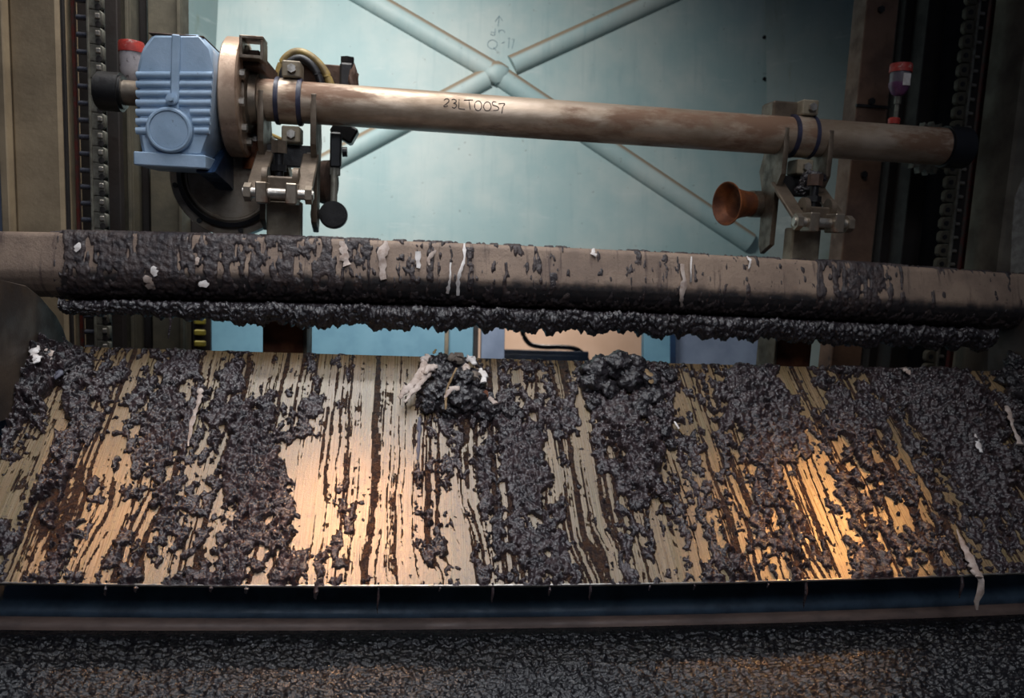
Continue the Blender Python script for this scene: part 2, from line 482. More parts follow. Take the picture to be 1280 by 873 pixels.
rib((264, -116), (620, 92), 'cross_rib'); rib((620, 92), (937, 304), 'cross_rib')
rib((957, -62), (640, 82), 'cross_rib', .055); rib((608, 98), (345, 238), 'cross_rib', .055)
MB().lump(wp(621, 91, PY - .02), (.085, .05, .075), 3, 3, .12).done('weld_knot', teal, pw, rig=False)
for i in range(7):                            # screws along both panel edges
    for px in (264, 955):
        p = wp(px, -5 + i * 52, PY)
        MB().cyl(p, p + Vector((0, -.012, 0)), .012, 10).done('screw', dark_steel, pw, rig=False)


def strokes(lines, to3, r, name, mat, parent, rig=True):
    m = MB()
    for L in lines: m.tube([to3(*p) for p in L], r, 5)
    return m.done(name, mat, parent, rig)


def ell(cx, cy, a_, b_, n=18): return [(cx + a_ * math.cos(t), cy + b_ * math.sin(t)) for t in [2 * math.pi * i / n for i in range(n + 1)]]


strokes([[(622.5, 33), (624, 20)], [(619, 27), (624, 19.5), (628, 26)],
         [(619, 36), (618.5, 44)], [(618.5, 41), (614, 40), (613, 43), (617, 44.5), (618.5, 43)],
         [(623.5, 37), (623.5, 41)], [(623.5, 39.5), (626, 37.5), (629.5, 38), (631, 41)],
         ell(615.5, 55.5, 6, 5.5), [(617, 59), (620, 63)], [(627, 54), (631, 52.5)],
         [(635, 48), (636.5, 47), (635.5, 60)], [(640, 49), (642.5, 48.5), (640, 61)]],
        lambda x, y: wp(x, y, PY - .001), .0022, 'pencil_marking', faint, pw, rig=False)

# darker sides of the hood, coming towards the viewer
def quadslab(pts, th, name, mat, rig=False):
    m = MB(); A = [Vector(p) for p in pts]; n = (A[1] - A[0]).cross(A[2] - A[0]).normalized() * th
    lo = [m.b.verts.new(p) for p in A]; hi = [m.b.verts.new(p + n) for p in A]
    m.b.faces.new(lo); m.b.faces.new(hi[::-1])
    for i in range(4): m.b.faces.new((lo[i], hi[i], hi[(i + 1) % 4], lo[(i + 1) % 4]))
    return m.done(name, mat, rig=rig)


def vwall(px0, y0, px1, y1, zb, zt, name, mat):
    p, q = wp(px0, 200, y0), wp(px1, 200, y1)
    return struct(quadslab([(p.x, y0, zb), (q.x, y1, zb), (q.x, y1, zt), (p.x, y0, zt)], .02, name, mat))


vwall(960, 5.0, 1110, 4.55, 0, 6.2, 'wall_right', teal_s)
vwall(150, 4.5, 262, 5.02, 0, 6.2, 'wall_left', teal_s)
# below the hood: teal wall pieces, a blue door frame and the peach room beyond
def wpan(x0, x1, y, name, mat, th=.02, zb=0, zt=None):
    p, q = wp(x0, 420, y), wp(x1, 420, y)
    return struct(MB().box(((p.x + q.x) / 2, y + th / 2, (zb + (zt or zl)) / 2), (q.x - p.x, th, (zt or zl) - zb), bev=0).done(name, mat, rig=False))


wpan(262, 592, 5.02, 'wall_back_lower', bluepost)
wpan(842, 962, 5.02, 'wall_back_lower_right', greypan)
trim = bpy.data.objects.new('trim_1', None); COL.objects.link(trim); struct(trim); ORG['trim_1'] = Vector((0, 0, 0))
for x0, x1, y, mt, nm in ((556, 561, 4.99, pale, 'edge_strip'), (592, 600, 4.97, darkcol, 'dark_jamb'), (598, 601, 4.96, beige, 'light_jamb_edge'),
                          (602, 631, 4.95, greypan, 'jamb'), (805, 838, 4.95, bluepost, 'jamb'), (838, 845, 4.94, dblue, 'blue_edge')):
    p, q = wp(x0, 420, y), wp(x1, 420, y)
    MB().box(((p.x + q.x) / 2, y + .03, zl / 2 + .05), (q.x - p.x, .06, zl - .1), bev=.003).done(nm, mt, trim, rig=False)
struct(MB().box((.8, 8.8, 1.6), (7, .05, 3.6), bev=0).done('wall_far', beige, rig=False))
struct(MB().box((.5, 4.2, -.02), (9, 9.4, .04), bev=0).done('floor', concrete, rig=False))
# blue cabinet beyond the doorway with a cable
p0, p1 = wp(633, 437, 6.4), wp(735, 470, 6.4)
cab = thing('cabinet', 'dark blue box seen through the doorway under a black cable', 'cabinet', (p0.x + .3, 6.55, 0), rig=False)
MB().box(((p0.x - .35 + p1.x) / 2, 6.55, p0.z / 2), (p1.x - p0.x + .35, .35, p0.z), bev=.008).done('body', dblue, cab, rig=False)
MB().box(((p0.x - .35 + p1.x) / 2, 6.365, p0.z - .09), (p1.x - p0.x + .2, .02, .1), bev=.004).done('lid_edge', dblue, cab, rig=False)
tag(MB().tube(spline([wp(651, 330, 6.5), wp(651, 395, 6.5), wp(653, 415, 6.5), wp(662, 430, 6.5), wp(680, 434, 6.5), wp(700, 434, 6.5), wp(718, 436, 6.5), wp(728, 442, 6.5), wp(735, 452, 6.5)]), .02, 10)
    .done('cable', blk_rubber, rig=False), 'black cable looping down onto the dark blue box', 'cable')

# ================================================================== MACHINE FRAME
# side columns
cl = thing('column', 'dirty tan steel column at the left edge beside the black chain track', 'column', rp(44, 290, 3.45))
A, B = rp(14, 145, 3.42), rp(76, 145, 3.42)
MB().box(((A.x + B.x) / 2, 3.52, .35), (B.x - A.x, .2, 2.9), bev=.012).done('shaft', colm, cl)
MB().box((A.x - .012, 3.50, .35), (.03, .26, 2.9), bev=.004).done('edge_flange', colm, cl)
cr_ = thing('column', 'grey column with a pale rough concrete patch at the right edge', 'column', rp(1270, 330, 3.35))
A = rp(1262, 225, 3.35)
MB().box((A.x + .22, 3.47, .3), (.44, .24, 2.9), bev=.012).done('shaft', colr, cr_)
m = MB(); poly = [(1278, 222), (1268, 246), (1264, 290), (1262, 345), (1330, 348), (1330, 215)]
q = [rp(x, y, 3.35) for x, y in poly]; m.prism([(v.x, v.z) for v in q], 'y', 3.345, 3.36); m.done('concrete_patch', conc, cr_)
# dark guide channels left and right of the shaft
def upright(name, px0, px1, y, mat, label, depth=.12, cat='post', ztop=1.75, zbot=-1.15, ref=200, extra=None):
    p, q = rp(px0, ref, y), rp(px1, ref, y)
    t = thing(name, label, cat, ((p.x + q.x) / 2, y + depth / 2, zbot))
    MB().box(((p.x + q.x) / 2, y + depth / 2, (ztop + zbot) / 2), (q.x - p.x, depth, ztop - zbot), bev=.004).done('web', mat, t)
    if extra: extra(t, p, q, y)
    return t


def lip(t, p, q, y, mat=olive): MB().box((q.x - .008, y - .012, .3), (.014, .03, 2.9), bev=.002).done('edge_lip', mat, t)


upright('guide_post', 136, 166, 3.85, olive, 'olive steel post behind the red grease pot', extra=lip)
upright('guide_post', 167, 186, 4.0, darkcol, 'narrow black post between the two olive posts behind the gearbox')
upright('guide_post', 187, 229, 3.9, olive, 'olive steel post rising behind the top of the blue gearbox', extra=lip)
upright('back_plate', 70, 150, 3.75, darkcol, 'black backing plate behind the left chain', .05, 'plate')
upright('back_plate', 150, 250, 4.1, darkcol, 'black backing plate in the shade below the gearbox', .05, 'plate', ztop=.25)


def bolts(t, p, q, y):
    for zz in (rp(1098, 12, 3.6).z, rp(1088, 127, 3.6).z, rp(1086, 150, 3.6).z - .25):
        MB().cyl(((p.x + q.x) / 2 - .01, y, zz), ((p.x + q.x) / 2 - .01, y - .015, zz), .016, 6).done('bolt', dark_steel, t)
    MB().box(((p.x + q.x) / 2, y - .004, rp(1088, 133, 3.6).z), (q.x - p.x + .01, .012, .012), bev=0).done('joint_strip', dark_steel, t)


upright('guide_post', 1064, 1103, 3.6, brownp, 'brown bolted steel channel between the teal hood and right grease pot', extra=bolts, ref=200)
upright('back_plate', 1085, 1300, 4.0, darkcol, 'black backing plate behind the right chain', .05, 'plate')
upright('guide_post', 1140, 1163, 3.8, darkcol, 'black ridged post beside the right grease pot')
upright('conduit', 1098, 1104, 3.62, olive, 'thin grey conduit up the edge of the brown channel', .03, 'pipe')
upright('guide_post', 1112, 1128, 3.92, darkcol, 'dark post behind the right grease pot', .06)
upright('wear_strip', 1216, 1226, 3.62, redgrease, 'narrow red-stained strip right of the right chain', .04, 'strip')

# roller chains
CHZ0, CHZ1 = -.62, 1.5


def chain_left():
    y = 3.5; X = lambda px: rp(px, 150, y).x
    t = thing('roller_chain', 'black roller chain with blue-grey rollers running up beside the tan column', 'chain', (X(105), y, CHZ0))
    pitch = 18.8 * y / F * 1.0; n = int((CHZ1 - CHZ0) / pitch)
    xl, xr = X(99), X(112)
    rail = MB().box((X(93), y + .02, (CHZ0 + CHZ1) / 2), (.014, .02, CHZ1 - CHZ0), bev=.002).done('inner_rail', redgrease, t)
    MB().box((X(114.3), y - .008, (CHZ0 + CHZ1) / 2), (.008, .02, CHZ1 - CHZ0), bev=.001).done('outer_rail', linkm, t)
    MB().box((X(84), y - .05, (CHZ0 + CHZ1) / 2), (X(91) - X(78), .02, CHZ1 - CHZ0), bev=.002).done('cover_strip', darkcol, t)
    MB().box((X(79.5), y - .065, (CHZ0 + CHZ1) / 2), (.008, .02, CHZ1 - CHZ0), bev=.002).done('cover_strip_edge', olive, t)
    MB().box((X(123), y + .03, (CHZ0 + CHZ1) / 2), (X(131) - X(116), .01, CHZ1 - CHZ0), bev=.001).done('track_strip', dark_steel, t)
    z0 = CHZ0 + pitch / 2
    ro = MB().cyl((xl, y, z0), (xr, y, z0), .011, 14, bev=.002).done('roller', chainm, t)
    m = MB(); zz = z0; w = (X(132) - X(115)) / 2; xc = X(123.5)
    m.prism([(xc - w, zz - pitch * .485), (xc + w * .5, zz - pitch * .485), (xc + w, zz - pitch * .36), (xc + w, zz + pitch * .36),
             (xc + w * .5, zz + pitch * .485), (xc - w, zz + pitch * .485)], 'y', y - .008, y + .02, .002)
    lk = m.done('link_plate', linkm, t)
    pin = MB().box((xc + .008, y - .012, zz + .008), (.018, .012, .02), bev=.003).done('pin_head', bright, t)
    hol = MB().cyl((xc + .01, y - .008, zz - .022), (xc + .01, y - .0105, zz - .022), .012, 10).done('bore_shade', darkcol, t)  # raised dark disc stands in for the shade inside an open hole
    tiny = MB().box((X(84), y - .063, z0), (.016, .008, .008), bev=.001).done('rivet', chainm, t)
    for i in range(1, n):
        for o in (ro, lk, pin, hol, tiny): rep(o, (0, 0, i * pitch))


def chain_right():
    y = 3.52; X = lambda px: rp(px, 200, y).x
    t = thing('roller_chain', 'dark chain with dusty scalloped links and bright pins at the right', 'chain', (X(1190), y, CHZ0))
    pitch = 15.9 * y / F * 1.13; n = int((CHZ1 - CHZ0) / pitch)
    MB().box((X(1198), y + .0, (CHZ0 + CHZ1) / 2), (.012, .05, CHZ1 - CHZ0), bev=.002).done('outer_rail', linkm, t)
    MB().box((X(1208), y + .02, (CHZ0 + CHZ1) / 2), (X(1214) - X(1201), .02, CHZ1 - CHZ0), bev=.002).done('track_strip', darkcol, t)
    z0 = CHZ0 + pitch / 2; x0, x1 = X(1184.5), X(1196.5)
    m = MB(); m.prism([(x0, z0 - pitch * .25), (x0 + .012, z0 - pitch * .46), (x1, z0 - pitch * .48), (x1, z0 + pitch * .48), (x0 + .012, z0 + pitch * .46),
                       (x0, z0 + pitch * .25)], 'y', y - .012, y + .02, .003)
    lk = m.done('link_plate', olive, t)
    hol = MB().cyl((x0 + .022, y - .011, z0), (x0 + .022, y - .0145, z0), .012, 10).done('bore_shade', dark_steel, t)  # dark disc on the link, painted shade of a hole
    pin = MB().cyl((X(1203), y, z0), (X(1208.5), y, z0), .009, 12, bev=.002).done('roller', bright, t)
    for i in range(1, n):
        for o in (lk, hol, pin): rep(o, (0, 0, i * pitch))


chain_left(); chain_right()
# yellow and black chain low in the gap at the left
p = rp(250, 420, 4.0)
t = thing('lifting_chain', 'yellow and black chain hanging in the gap under the beam', 'chain', (p.x, 4.0, p.z - .25))
MB().box((p.x, 4.04, p.z + .1), (.085, .03, .9), bev=.003).done('backing_strip', darkcol, t)
lk0 = MB().box((p.x, 4.0, p.z - .2), (.055, .02, .03), bev=.006).done('link', yelchain, t)
for i in range(1, 12): rep(lk0, (0, 0, i * .054))

# ================================================================== SHAFT PIPE
PYD = 3.3
pa, pb = rp(286, 122, PYD), rp(1178, 183.5, 3.3)
PR = .079
pipe = thing('shaft_pipe', 'long stained steel pipe spanning the machine, marked 23LT0057', 'pipe', (pa + pb) / 2)
MB().cyl(pa, pb, PR, 56, bev=.004).done('tube', pipe_m, pipe)
pd = (pb - pa).normalized()


def pc(px):                                   # axis point of the pipe under image column px
    lo, hi = 0., 1.3
    for _ in range(40):
        mid = (lo + hi) / 2; P = pa + (pb - pa) * (mid - .1)
        x, y = project(np.array([P])); lo, hi = (mid, hi) if x[0] < px else (lo, mid)
    return pa + (pb - pa) * (lo - .1)


def onpipe(px, py):                           # nearest point of the pipe's surface seen at a pixel
    d = ray(px, py).normalized(); o = -pa; w = d - pd * d.dot(pd); m_ = o - pd * o.dot(pd)
    A_, B_, C_ = w.dot(w), 2 * w.dot(m_), m_.dot(m_) - PR * PR
    disc = B_ * B_ - 4 * A_ * C_
    return d * ((-B_ - math.sqrt(max(disc, 0))) / (2 * A_))


def tx(x, y): return (540 + x / 10.667, 110 + y / 10.66)


LET = [[(160, 165), (185, 145), (218, 150), (225, 175), (200, 205), (155, 240), (185, 248), (210, 235)],
       [(262, 160), (290, 150), (320, 165), (318, 190), (285, 205), (318, 215), (328, 240), (300, 268), (268, 255)],
       [(362, 155), (355, 265), (375, 278), (440, 286)],
       [(425, 162), (545, 162)], [(492, 163), (510, 290)],
       ell(615, 238, 48, 65), ell(738, 247, 50, 60),
       [(855, 190), (812, 185), (808, 225), (850, 240), (885, 260), (880, 295), (815, 300)],
       [(885, 212), (970, 208), (945, 255), (930, 340)]]
dens = lambda L: [tuple(v) for v in [q_.to_2d() for q_ in spline([(x, y, 0) for x, y in L], 3)]]
strokes([[tx(*p_) for p_ in (L if len(L) > 12 else dens(L))] for L in LET], onpipe, .0021, 'hand_lettering', ink, pipe)
e = pc(1176)
MB().cyl(e, e + pd * .12, PR * 1.12, 32, bev=.01).done('end_collar', blk_rubber, pipe)
# toothed wheel showing below the right pipe end
c = rp(1160, 186, 3.62)
m = MB(); pts = []
for i in range(36):
    r_ = .125 if i % 2 else .098
    pts.append((c.x + r_ * math.cos(2 * math.pi * i / 36), c.z + r_ * math.sin(2 * math.pi * i / 36)))
m.prism(pts, 'y', 3.6, 3.64)
tag(m.done('sprocket', linkm), 'greenish toothed wheel half hidden behind the right pipe end', 'sprocket')

# flange disc at the left end of the pipe
fc = pc(300)
fl = thing('flange_disc', 'round bolted steel flange between the blue gearbox and the pipe', 'flange', fc)
fx0 = rp(270.5, 125, 3.08).x; fx1 = fx0 + .052
MB().lathe([(.09, 0), (.214, 0), (.222, .006), (.222, .062), (.214, .068), (.115, .068), (.112, .062)], (fx0, fc.y, fc.z), (1, 0, 0), 64).done('disc', pm('copper_toned_steel', srgb(206, 178, 154), srgb(160, 132, 112), 8, .4, .5, .2, 90, dirt=srgb(104, 82, 68), dirt_amt=.42), fl)
MB().lathe([(.13, .06), (.13, .078), (.1, .084), (.095, .11), (.08, .112)], (fx0, fc.y, fc.z), (1, 0, 0), 40).done('hub', steel, fl)
for i in range(10):
    a_ = 2 * math.pi * (i + .35) / 10; q = Vector((fx0 + .066, fc.y + .165 * math.cos(a_), fc.z + .165 * math.sin(a_)))
    MB().cyl(q, q + Vector((.02, 0, 0)), .016, 6).done('bolt', bright, fl)
# torque arm with an open square end
ta = thing('torque_arm', 'brown square-ended bar reaching from the flange top towards the hoses', 'bar', rp(316, 62, 3.2))
MB().cyl(rp(286, 61, 3.22), rp(310, 63, 3.2), .018, 16).done('stub_rod', steel, ta)
q = rp(317, 62, 3.18)
m = MB()
for dx, dz, sx, sz in ((0, .034, .085, .012), (-.037, 0, .012, .075), (.037, -.008, .012, .07), (0, -.034, .085, .012)):
    m.box((q.x + dx, q.y, q.z + dz), (sx, .09, sz), bev=.002)
m.done('channel_end', steel, ta)
MB().beam(rp(312, 72, 3.2), rp(342, 106, 3.5), .07, .06).done('arm', rust_d, ta)

# ================================================================== GEARBOX
GY = 3.03
g = lambda px, py: (lambda v: (v.x, v.z))(rp(px, py, GY))
gb = thing('gearbox', 'blue ribbed gearbox with a round cover at the left end of the pipe', 'gearbox', rp(213, 205, GY + .15))
out = [(190, 42), (250, 42), (265, 60), (267, 88), (262, 160), (254, 196), (178, 196), (171, 160), (170, 88), (176, 62)]
MB().prism([g(*p_) for p_ in out], 'y', GY, GY + .3, .012).done('casing', blue, gb)
m = MB()
for i in range(7):
    py = 94 + i * 11.6; w0 = 171 - i * .1; w1 = 266 - i * .7
    for xa, xb in ((w0, 214), (224, w1)):
        if py > 138: xa, xb = (xa, xb - 26 + abs(163 - py) * .5) if xb < 220 else (xa + 20 - abs(163 - py) * .25, xb)
        A, B = rp(xa, py, GY), rp(xb, py, GY); m.tube([A, B], .0125, 10)
m.done('cooling_ribs', blue, gb, smooth=60)
MB().beam(rp(221, 44, GY), rp(219, 150, GY), .028, .03, (0, 1, 0)).done('centre_ridge', blue, gb)
q = rp(216, 125, GY - .01); MB().cyl(q, q + Vector((0, -.02, 0)), .02, 20, bev=.003).cyl(q + Vector((0, -.02, 0)), q + Vector((0, -.03, 0)), .009, 6).done('oil_plug', blue, gb)
q = rp(213.5, 163.5, GY)
cap = MB().lathe([(.078, .0), (.078, -.022), (.072, -.028), (.066, -.028), (.064, -.022)], q, (0, 1, 0), 40).done('round_cover', blue, gb)
MB().lathe([(.063, -.01), (.063, -.024), (.0, -.027)], q, (0, 1, 0), 40).done('cover_disc', blue, cap)
MB().box(rp(213.5, 200.5, GY - .0) + Vector((0, .13, 0)), (rp(258, 200, GY).x - rp(168.5, 200, GY).x, .29, .047), bev=.004).done('base_flange', blue, gb)
MB().prism([(GY + .02, g(0, 205)[1] + .01), (GY + .3, g(0, 208)[1]), (GY + .42, g(0, 225)[1]), (GY + .45, g(0, 160)[1]), (GY + .3, g(0, 150)[1])], 'x',
           rp(240, 190, GY).x, rp(257, 190, GY).x + .02, .008).done('lower_housing', dblue, gb)
q = Vector((rp(220, 42, GY).x, GY + .15, g(190, 42)[1] + .003)); MB().box(q, (.185, .29, .008), bev=.003).done('top_plate', rust_d, gb)
A = rp(172, 117, 3.2); MB().cyl(A + Vector((-.07, 0, 0)), A + Vector((.05, 0, 0)), .045, 30, bev=.004).done('output_shaft', steel, gb)
MB().cyl(A + Vector((-.14, 0, 0)), A + Vector((-.045, 0, 0)), .07, 30, bev=.01).done('coupling', dark_steel, gb)
# motor drum under the gearbox
c = rp(289, 222, 3.42)
mo = thing('motor_drum', 'large dark round drum with a paler rim below the gearbox', 'motor', c)
MB().lathe([(.06, -.02), (.155, -.015), (.165, -.03), (.172, -.03), (.185, -.02), (.195, -.02), (.232, -.02), (.236, 0), (.236, .05), (.2, .06), (.2, .3), (0.05, .3)], c, (0, 1, 0), 64).done('rim', steel, mo)
MB().lathe([(.196, -.018), (.2, -.045), (.183, -.05), (.18, -.018)], c, (0, 1, 0), 64).done('black_ring', blk_rubber, mo)
MB().lathe([(.18, -.01), (.178, -.026), (.0, -.022)], c, (0, 1, 0), 64).done('face', steel, mo)
for i in range(8):
    a_ = 2 * math.pi * i / 8 + .2; q = c + Vector((.214 * math.cos(a_), -.018, .214 * math.sin(a_)))
    MB().cyl(q, q + Vector((0, -.014, 0)), .011, 6).done('bolt', dark_steel, mo)
tag(MB().cyl(rp(317, 150, 3.42), rp(317, 212, 3.42), .045, 24).done('rusty_post', rust), 'short orange rusty post between the flange and left bracket', 'post')

# grease pots
def grease(pxl, pyt, pxr, capb, body, bot, y, label, clear):
    cx = (pxl + pxr) / 2; k_ = y / F; top = rp(cx, pyt, y); R_ = (pxr - pxl) / 2 * k_; zc = rp(cx, capb, y).z; zb = rp(cx, body, y).z; ze = rp(cx, bot, y).z
    t_ = thing('grease_pot', label, 'grease pot', (top.x, y, ze))
    MB().lathe([(R_ * .6, 0), (R_ * .95, -.004), (R_, -.012), (R_, zc - top.z), (R_ * .9, zc - top.z)], (top.x, y, top.z), (0, 0, 1), 24).done('cap', redcap, t_)
    mb_ = MB().lathe([(R_ * .9, zc), (R_ * .9, zb + .03), (R_ * .6, zb), (R_ * .25, zb - .012)], (top.x, y, 0), (0, 0, 1), 24)
    mb_.done('cup', whitep if not clear else pm('cloudy_clear_plastic', srgb(120, 112, 120), srgb(104, 96, 106), 10, .3, 0, 0), t_)
    if clear:
        zm = zc + (zb - zc) * .5
        MB().lathe([(R_ * .93, zm), (R_ * .93, zb + .028), (R_ * .62, zb - .002), (R_ * .25, zb - .014)], (top.x, y, 0), (0, 0, 1), 24).done('grease_fill', purple, t_)
        MB().box((top.x + R_ * .1, y - R_ * .93, zc - .035), (R_ * .7, .006, .05), bev=.001).done('paper_label', whitem, t_)
    MB().cyl((top.x, y, zb), (top.x, y, ze), R_ * .2, 12).done('stem', linkm, t_)
    MB().cyl((top.x, y, zb - .01), (top.x, y, zb - .045), R_ * .3, 6).done('nut', linkm, t_)


grease(150, 51, 178, 66, 99, 112, 3.3, 'red and white spotted grease pot beside the blue gearbox', False)
grease(1113, 79, 1141, 91, 117, 158, 3.35, 'red-capped grease pot with purple filling above the right pipe end', True)
q = rp(1117, 155, 3.36)
tag(MB().lathe([(.024, 0), (.026, .02), (.02, .026), (0, .028)], q, (0, 0, 1), 16).done('grease_nipple_cap', redcap), 'small red cap lying at the foot of the right grease pot', 'cap')

# ================================================================== BRACKETS ON THE PIPE
def bracket(px, sgn, label):
    c = pc(px); k_ = 1.0
    t = thing('arm_bracket', label, 'bracket', c)
    X = lambda dx: c.x + dx
    prof = [(-.078, .025), (-.082, -.06), (-.082, -.165), (-.03, -.225), (-.03, -.46), (.06, -.50), (.085, -.46), (.085, -.24), (.14, -.14), (.085, -.02), (.05, .02)]
    dz = lambda dx: pd.z / pd.x * dx
    for dx in (-.096, .1):
        MB().prism([(c.y + a_, c.z + dz(dx) + b_) for a_, b_ in prof], 'x', X(dx) - .011, X(dx) + .011, .003).done('lever_plate', plate_steel, t)
    # strap round the pipe, two dark edge bands, lugs with bolts
    A = c - pd * .042; B = c + pd * .042
    st = MB().cyl(A, B, PR + .007, 40, bev=.003).done('clamp_strap', pipe_m, t)
    for q in (A, B): MB().cyl(q - pd * .009, q + pd * .009, PR + .011, 40, bev=.003).done('band', navy, st)
    for z_, nm in ((.115, 'upper'), (-.128, 'lower')):
        lg = MB().box((X(.012), c.y + .0, c.z + z_), (.07, .1, .062), bev=.005).done('clamp_lug', pale, t)
        q = Vector((X(.015), c.y - .05, c.z + z_)); MB().cyl(q, q + Vector((0, -.018, 0)), .017, 6).done('bolt', bright, lg)
    if sgn > 0: MB().box((X(-.07), c.y + .06, c.z + .105), (.12, .12, .075), bev=.008).done('bearing_block', plate_steel, t)
    # swinging links forward to the hinge pin
    py_, pz = c.y - .26, c.z - .365
    for dx in (-.088, .086):
        MB().beam((X(dx), c.y - .01, c.z - .2), (X(dx), py_, pz), .018, .062, (1, 0, 0)).done('link_arm', plate_steel, t)
        q = Vector((X(dx), c.y + .0, c.z - .205)); MB().cyl(q - Vector((.018, 0, 0)), q + Vector((.018, 0, 0)), .017, 6).done('bolt', bright, t)
    hp = MB().cyl((X(-.125), py_, pz), (X(.125), py_, pz), .019, 18, bev=.003).done('hinge_pin', bright, t)
    for dx in (-.055, .05): MB().box((X(dx), py_, pz), (.04, .085, .075), bev=.004).done('hinge_block', steel, t)
    for dx in (-.107, .108): MB().cyl((X(dx) - .012, py_, pz), (X(dx) + .012, py_, pz), .034, 6).done('nut', steel, t)
    MB().box((X(0), py_ + .075, pz + .02), (.13, .07, .09), bev=.006).done('pivot_block', plate_steel, t)
    for dx in (-.055, .055): MB().cyl((X(dx) - .01, py_ + .06, pz + .06), (X(dx) + .01, py_ + .06, pz + .06), .04, 24).done('side_ear', plate_steel, t)
    ab = MB().cyl((X(-.01), py_ + .075, pz + .06), (X(-.01), py_ + .075, pz + .15), .017, 14).done('adjusting_bolt', dark_steel, t)
    MB().cyl((X(-.01), py_ + .075, pz + .15), (X(-.01), py_ + .075, pz + .195), .03, 6).done('bolt_head', rust_d if sgn > 0 else plate_steel, ab)
    MB().cyl((X(-.01), py_ + .075, pz + .085), (X(-.01), py_ + .075, pz + .108), .03, 6).done('lock_nut', dark_steel, ab)
    MB().box((X(0), c.y + .03, c.z - .205), (.19, .05, .085), bev=.004).done('cross_block', dark_steel, t)
    # hanging post: pale sleeve above, rusty tube below
    MB().box((X(.0), py_ + .16, pz - .12), (.125, .08, .2), bev=.006).done('post_sleeve', pale, t)
    q = MB().box((X(.0), py_ + .215, pz - .65), (.155, .16, .9), bev=.005).done('post', rust, t)
    MB().box((X(.084 * -sgn), py_ + .215, pz - .65), (.014, .17, .9), bev=.003).done('post_side', pale, t)
    return t, c


bl, c1 = bracket(362, -1, 'left hinged arm bracket clamped to the pipe beside the hoses')
br, c2 = bracket(1000, 1, 'right hinged arm bracket clamped to the pipe near its far end')
# rusty cups: one left open to the viewer, one dark behind the left bracket
q = rp(925, 255, 3.38)
ax = Vector((-1, -.32, -.05)).normalized()
cupp = thing('buffer_cup', 'rusty flared round cup sticking out left of the right bracket', 'cup', q)
MB().lathe([(.03, -.12), (.052, -.06), (.06, 0), (.075, .05), (.09, .075), (.094, .075), (.094, .07), (.084, .06), (.06, .03), (.0, .025)], q, ax, 36).done('shell', rust, cupp)
MB().cyl(q - ax * .13, q - ax * .055, .058, 24, bev=.004).done('collar', steel, cupp)
q = rp(404, 228, 3.5)
tag(MB().lathe([(.03, -.06), (.07, -.05), (.09, 0), (.092, .03), (.06, .05), (0, .055)], q, (1, -.2, 0), 30).done('buffer_cup', rust_d), 'dark rounded buffer half hidden behind the left bracket', 'cup')
tag(MB().lump(rp(1012, 228, 3.2), (.04, .035, .04), 9, 4, .5).lump(rp(1022, 222, 3.2), (.03, .02, .02), 4, 4, .6).lump(rp(1005, 236, 3.2), (.03, .03, .03), 5, 4, .5).done('grease_lump', mud_dk),
    'blackish grease lump stuck between the plates of the right bracket', 'grease')

# limit switch and its weight
ls = thing('limit_switch', 'dark switch box behind the pipe with a rod and round weight hanging down', 'switch', rp(430, 130, 3.5))
A, B = rp(374, 95, 3.52), rp(432, 96, 3.52)
MB().box((A + B) / 2, (B.x - A.x, .08, .085), bev=.004).done('cross_rail', rust_d, ls)
q = rp(434, 100, 3.5); MB().box(q, (.055, .1, .12), bev=.008).cyl(q + Vector((0, 0, .05)), q + Vector((0, 0, .09)), .03, 6).done('switch_box', dark_steel, ls)
MB().lump(rp(442, 101, 3.45), (.02, .02, .05), 8, 3, .4).done('rusty_edge', rust_d, ls)
q = rp(431, 165, 3.5); MB().box(q, (.1, .1, .07), Matrix.Rotation(.5, 3, 'Y'), bev=.008).done('lower_box', dark_steel, ls)
MB().box(rp(420, 188, 3.42), (.045, .05, .14), bev=.006).cyl(rp(428, 190, 3.42), rp(434, 190, 3.42), .02, 12).done('lever_housing', blk_rubber, ls)
MB().cyl(rp(418, 205, 3.42), rp(417, 262, 3.38), .014, 12).box(rp(419, 212, 3.42), (.04, .03, .05), bev=.003).done('rod', linkm, ls)
q = rp(417, 269, 3.36); wtt = MB().cyl(q + Vector((0, .025, 0)), q + Vector((0, -.03, 0)), .056, 32, bev=.008).done('round_weight', dark_steel, ls)
MB().cyl(q + Vector((-.09, 0, 0)), q + Vector((-.03, 0, 0)), .018, 12).done('side_stub', dark_steel, wtt)
# hoses arching over the pipe
for i, (pts, mt, r_, lab, y) in enumerate((
        ([(347, 112), (349, 90), (357, 73), (372, 65), (390, 72), (405, 88), (414, 108)], yel, .017, 'dull yellow hose arching highest over the pipe', 3.45),
        ([(352, 114), (354, 92), (362, 78), (376, 73), (390, 82), (399, 98), (403, 114)], blk_rubber, .016, 'black hose arching lowest over the pipe', 3.42),
        ([(350, 114), (351, 92), (359, 77), (374, 69), (391, 76), (403, 93), (409, 114)], blk_rubber, .015, 'black hose lying between the yellow hose and lowest black hose', 3.47))):
    tag(MB().tube(spline([rp(x_, y_, y) for x_, y_ in pts], 6), r_, 12).done('hose', mt), lab, 'hose', 'hoses over the pipe')
for i, (dy, lab) in enumerate(((0, 'upper thin yellow rod seen between the left bracket plates'), (6, 'lower thin yellow rod seen between the left bracket plates'))):
    tag(MB().tube([rp(338, 168 + dy, 3.6), rp(364, 180 + dy, 3.55)], .008, 8).done('thin_rod', yel), lab, 'rod')

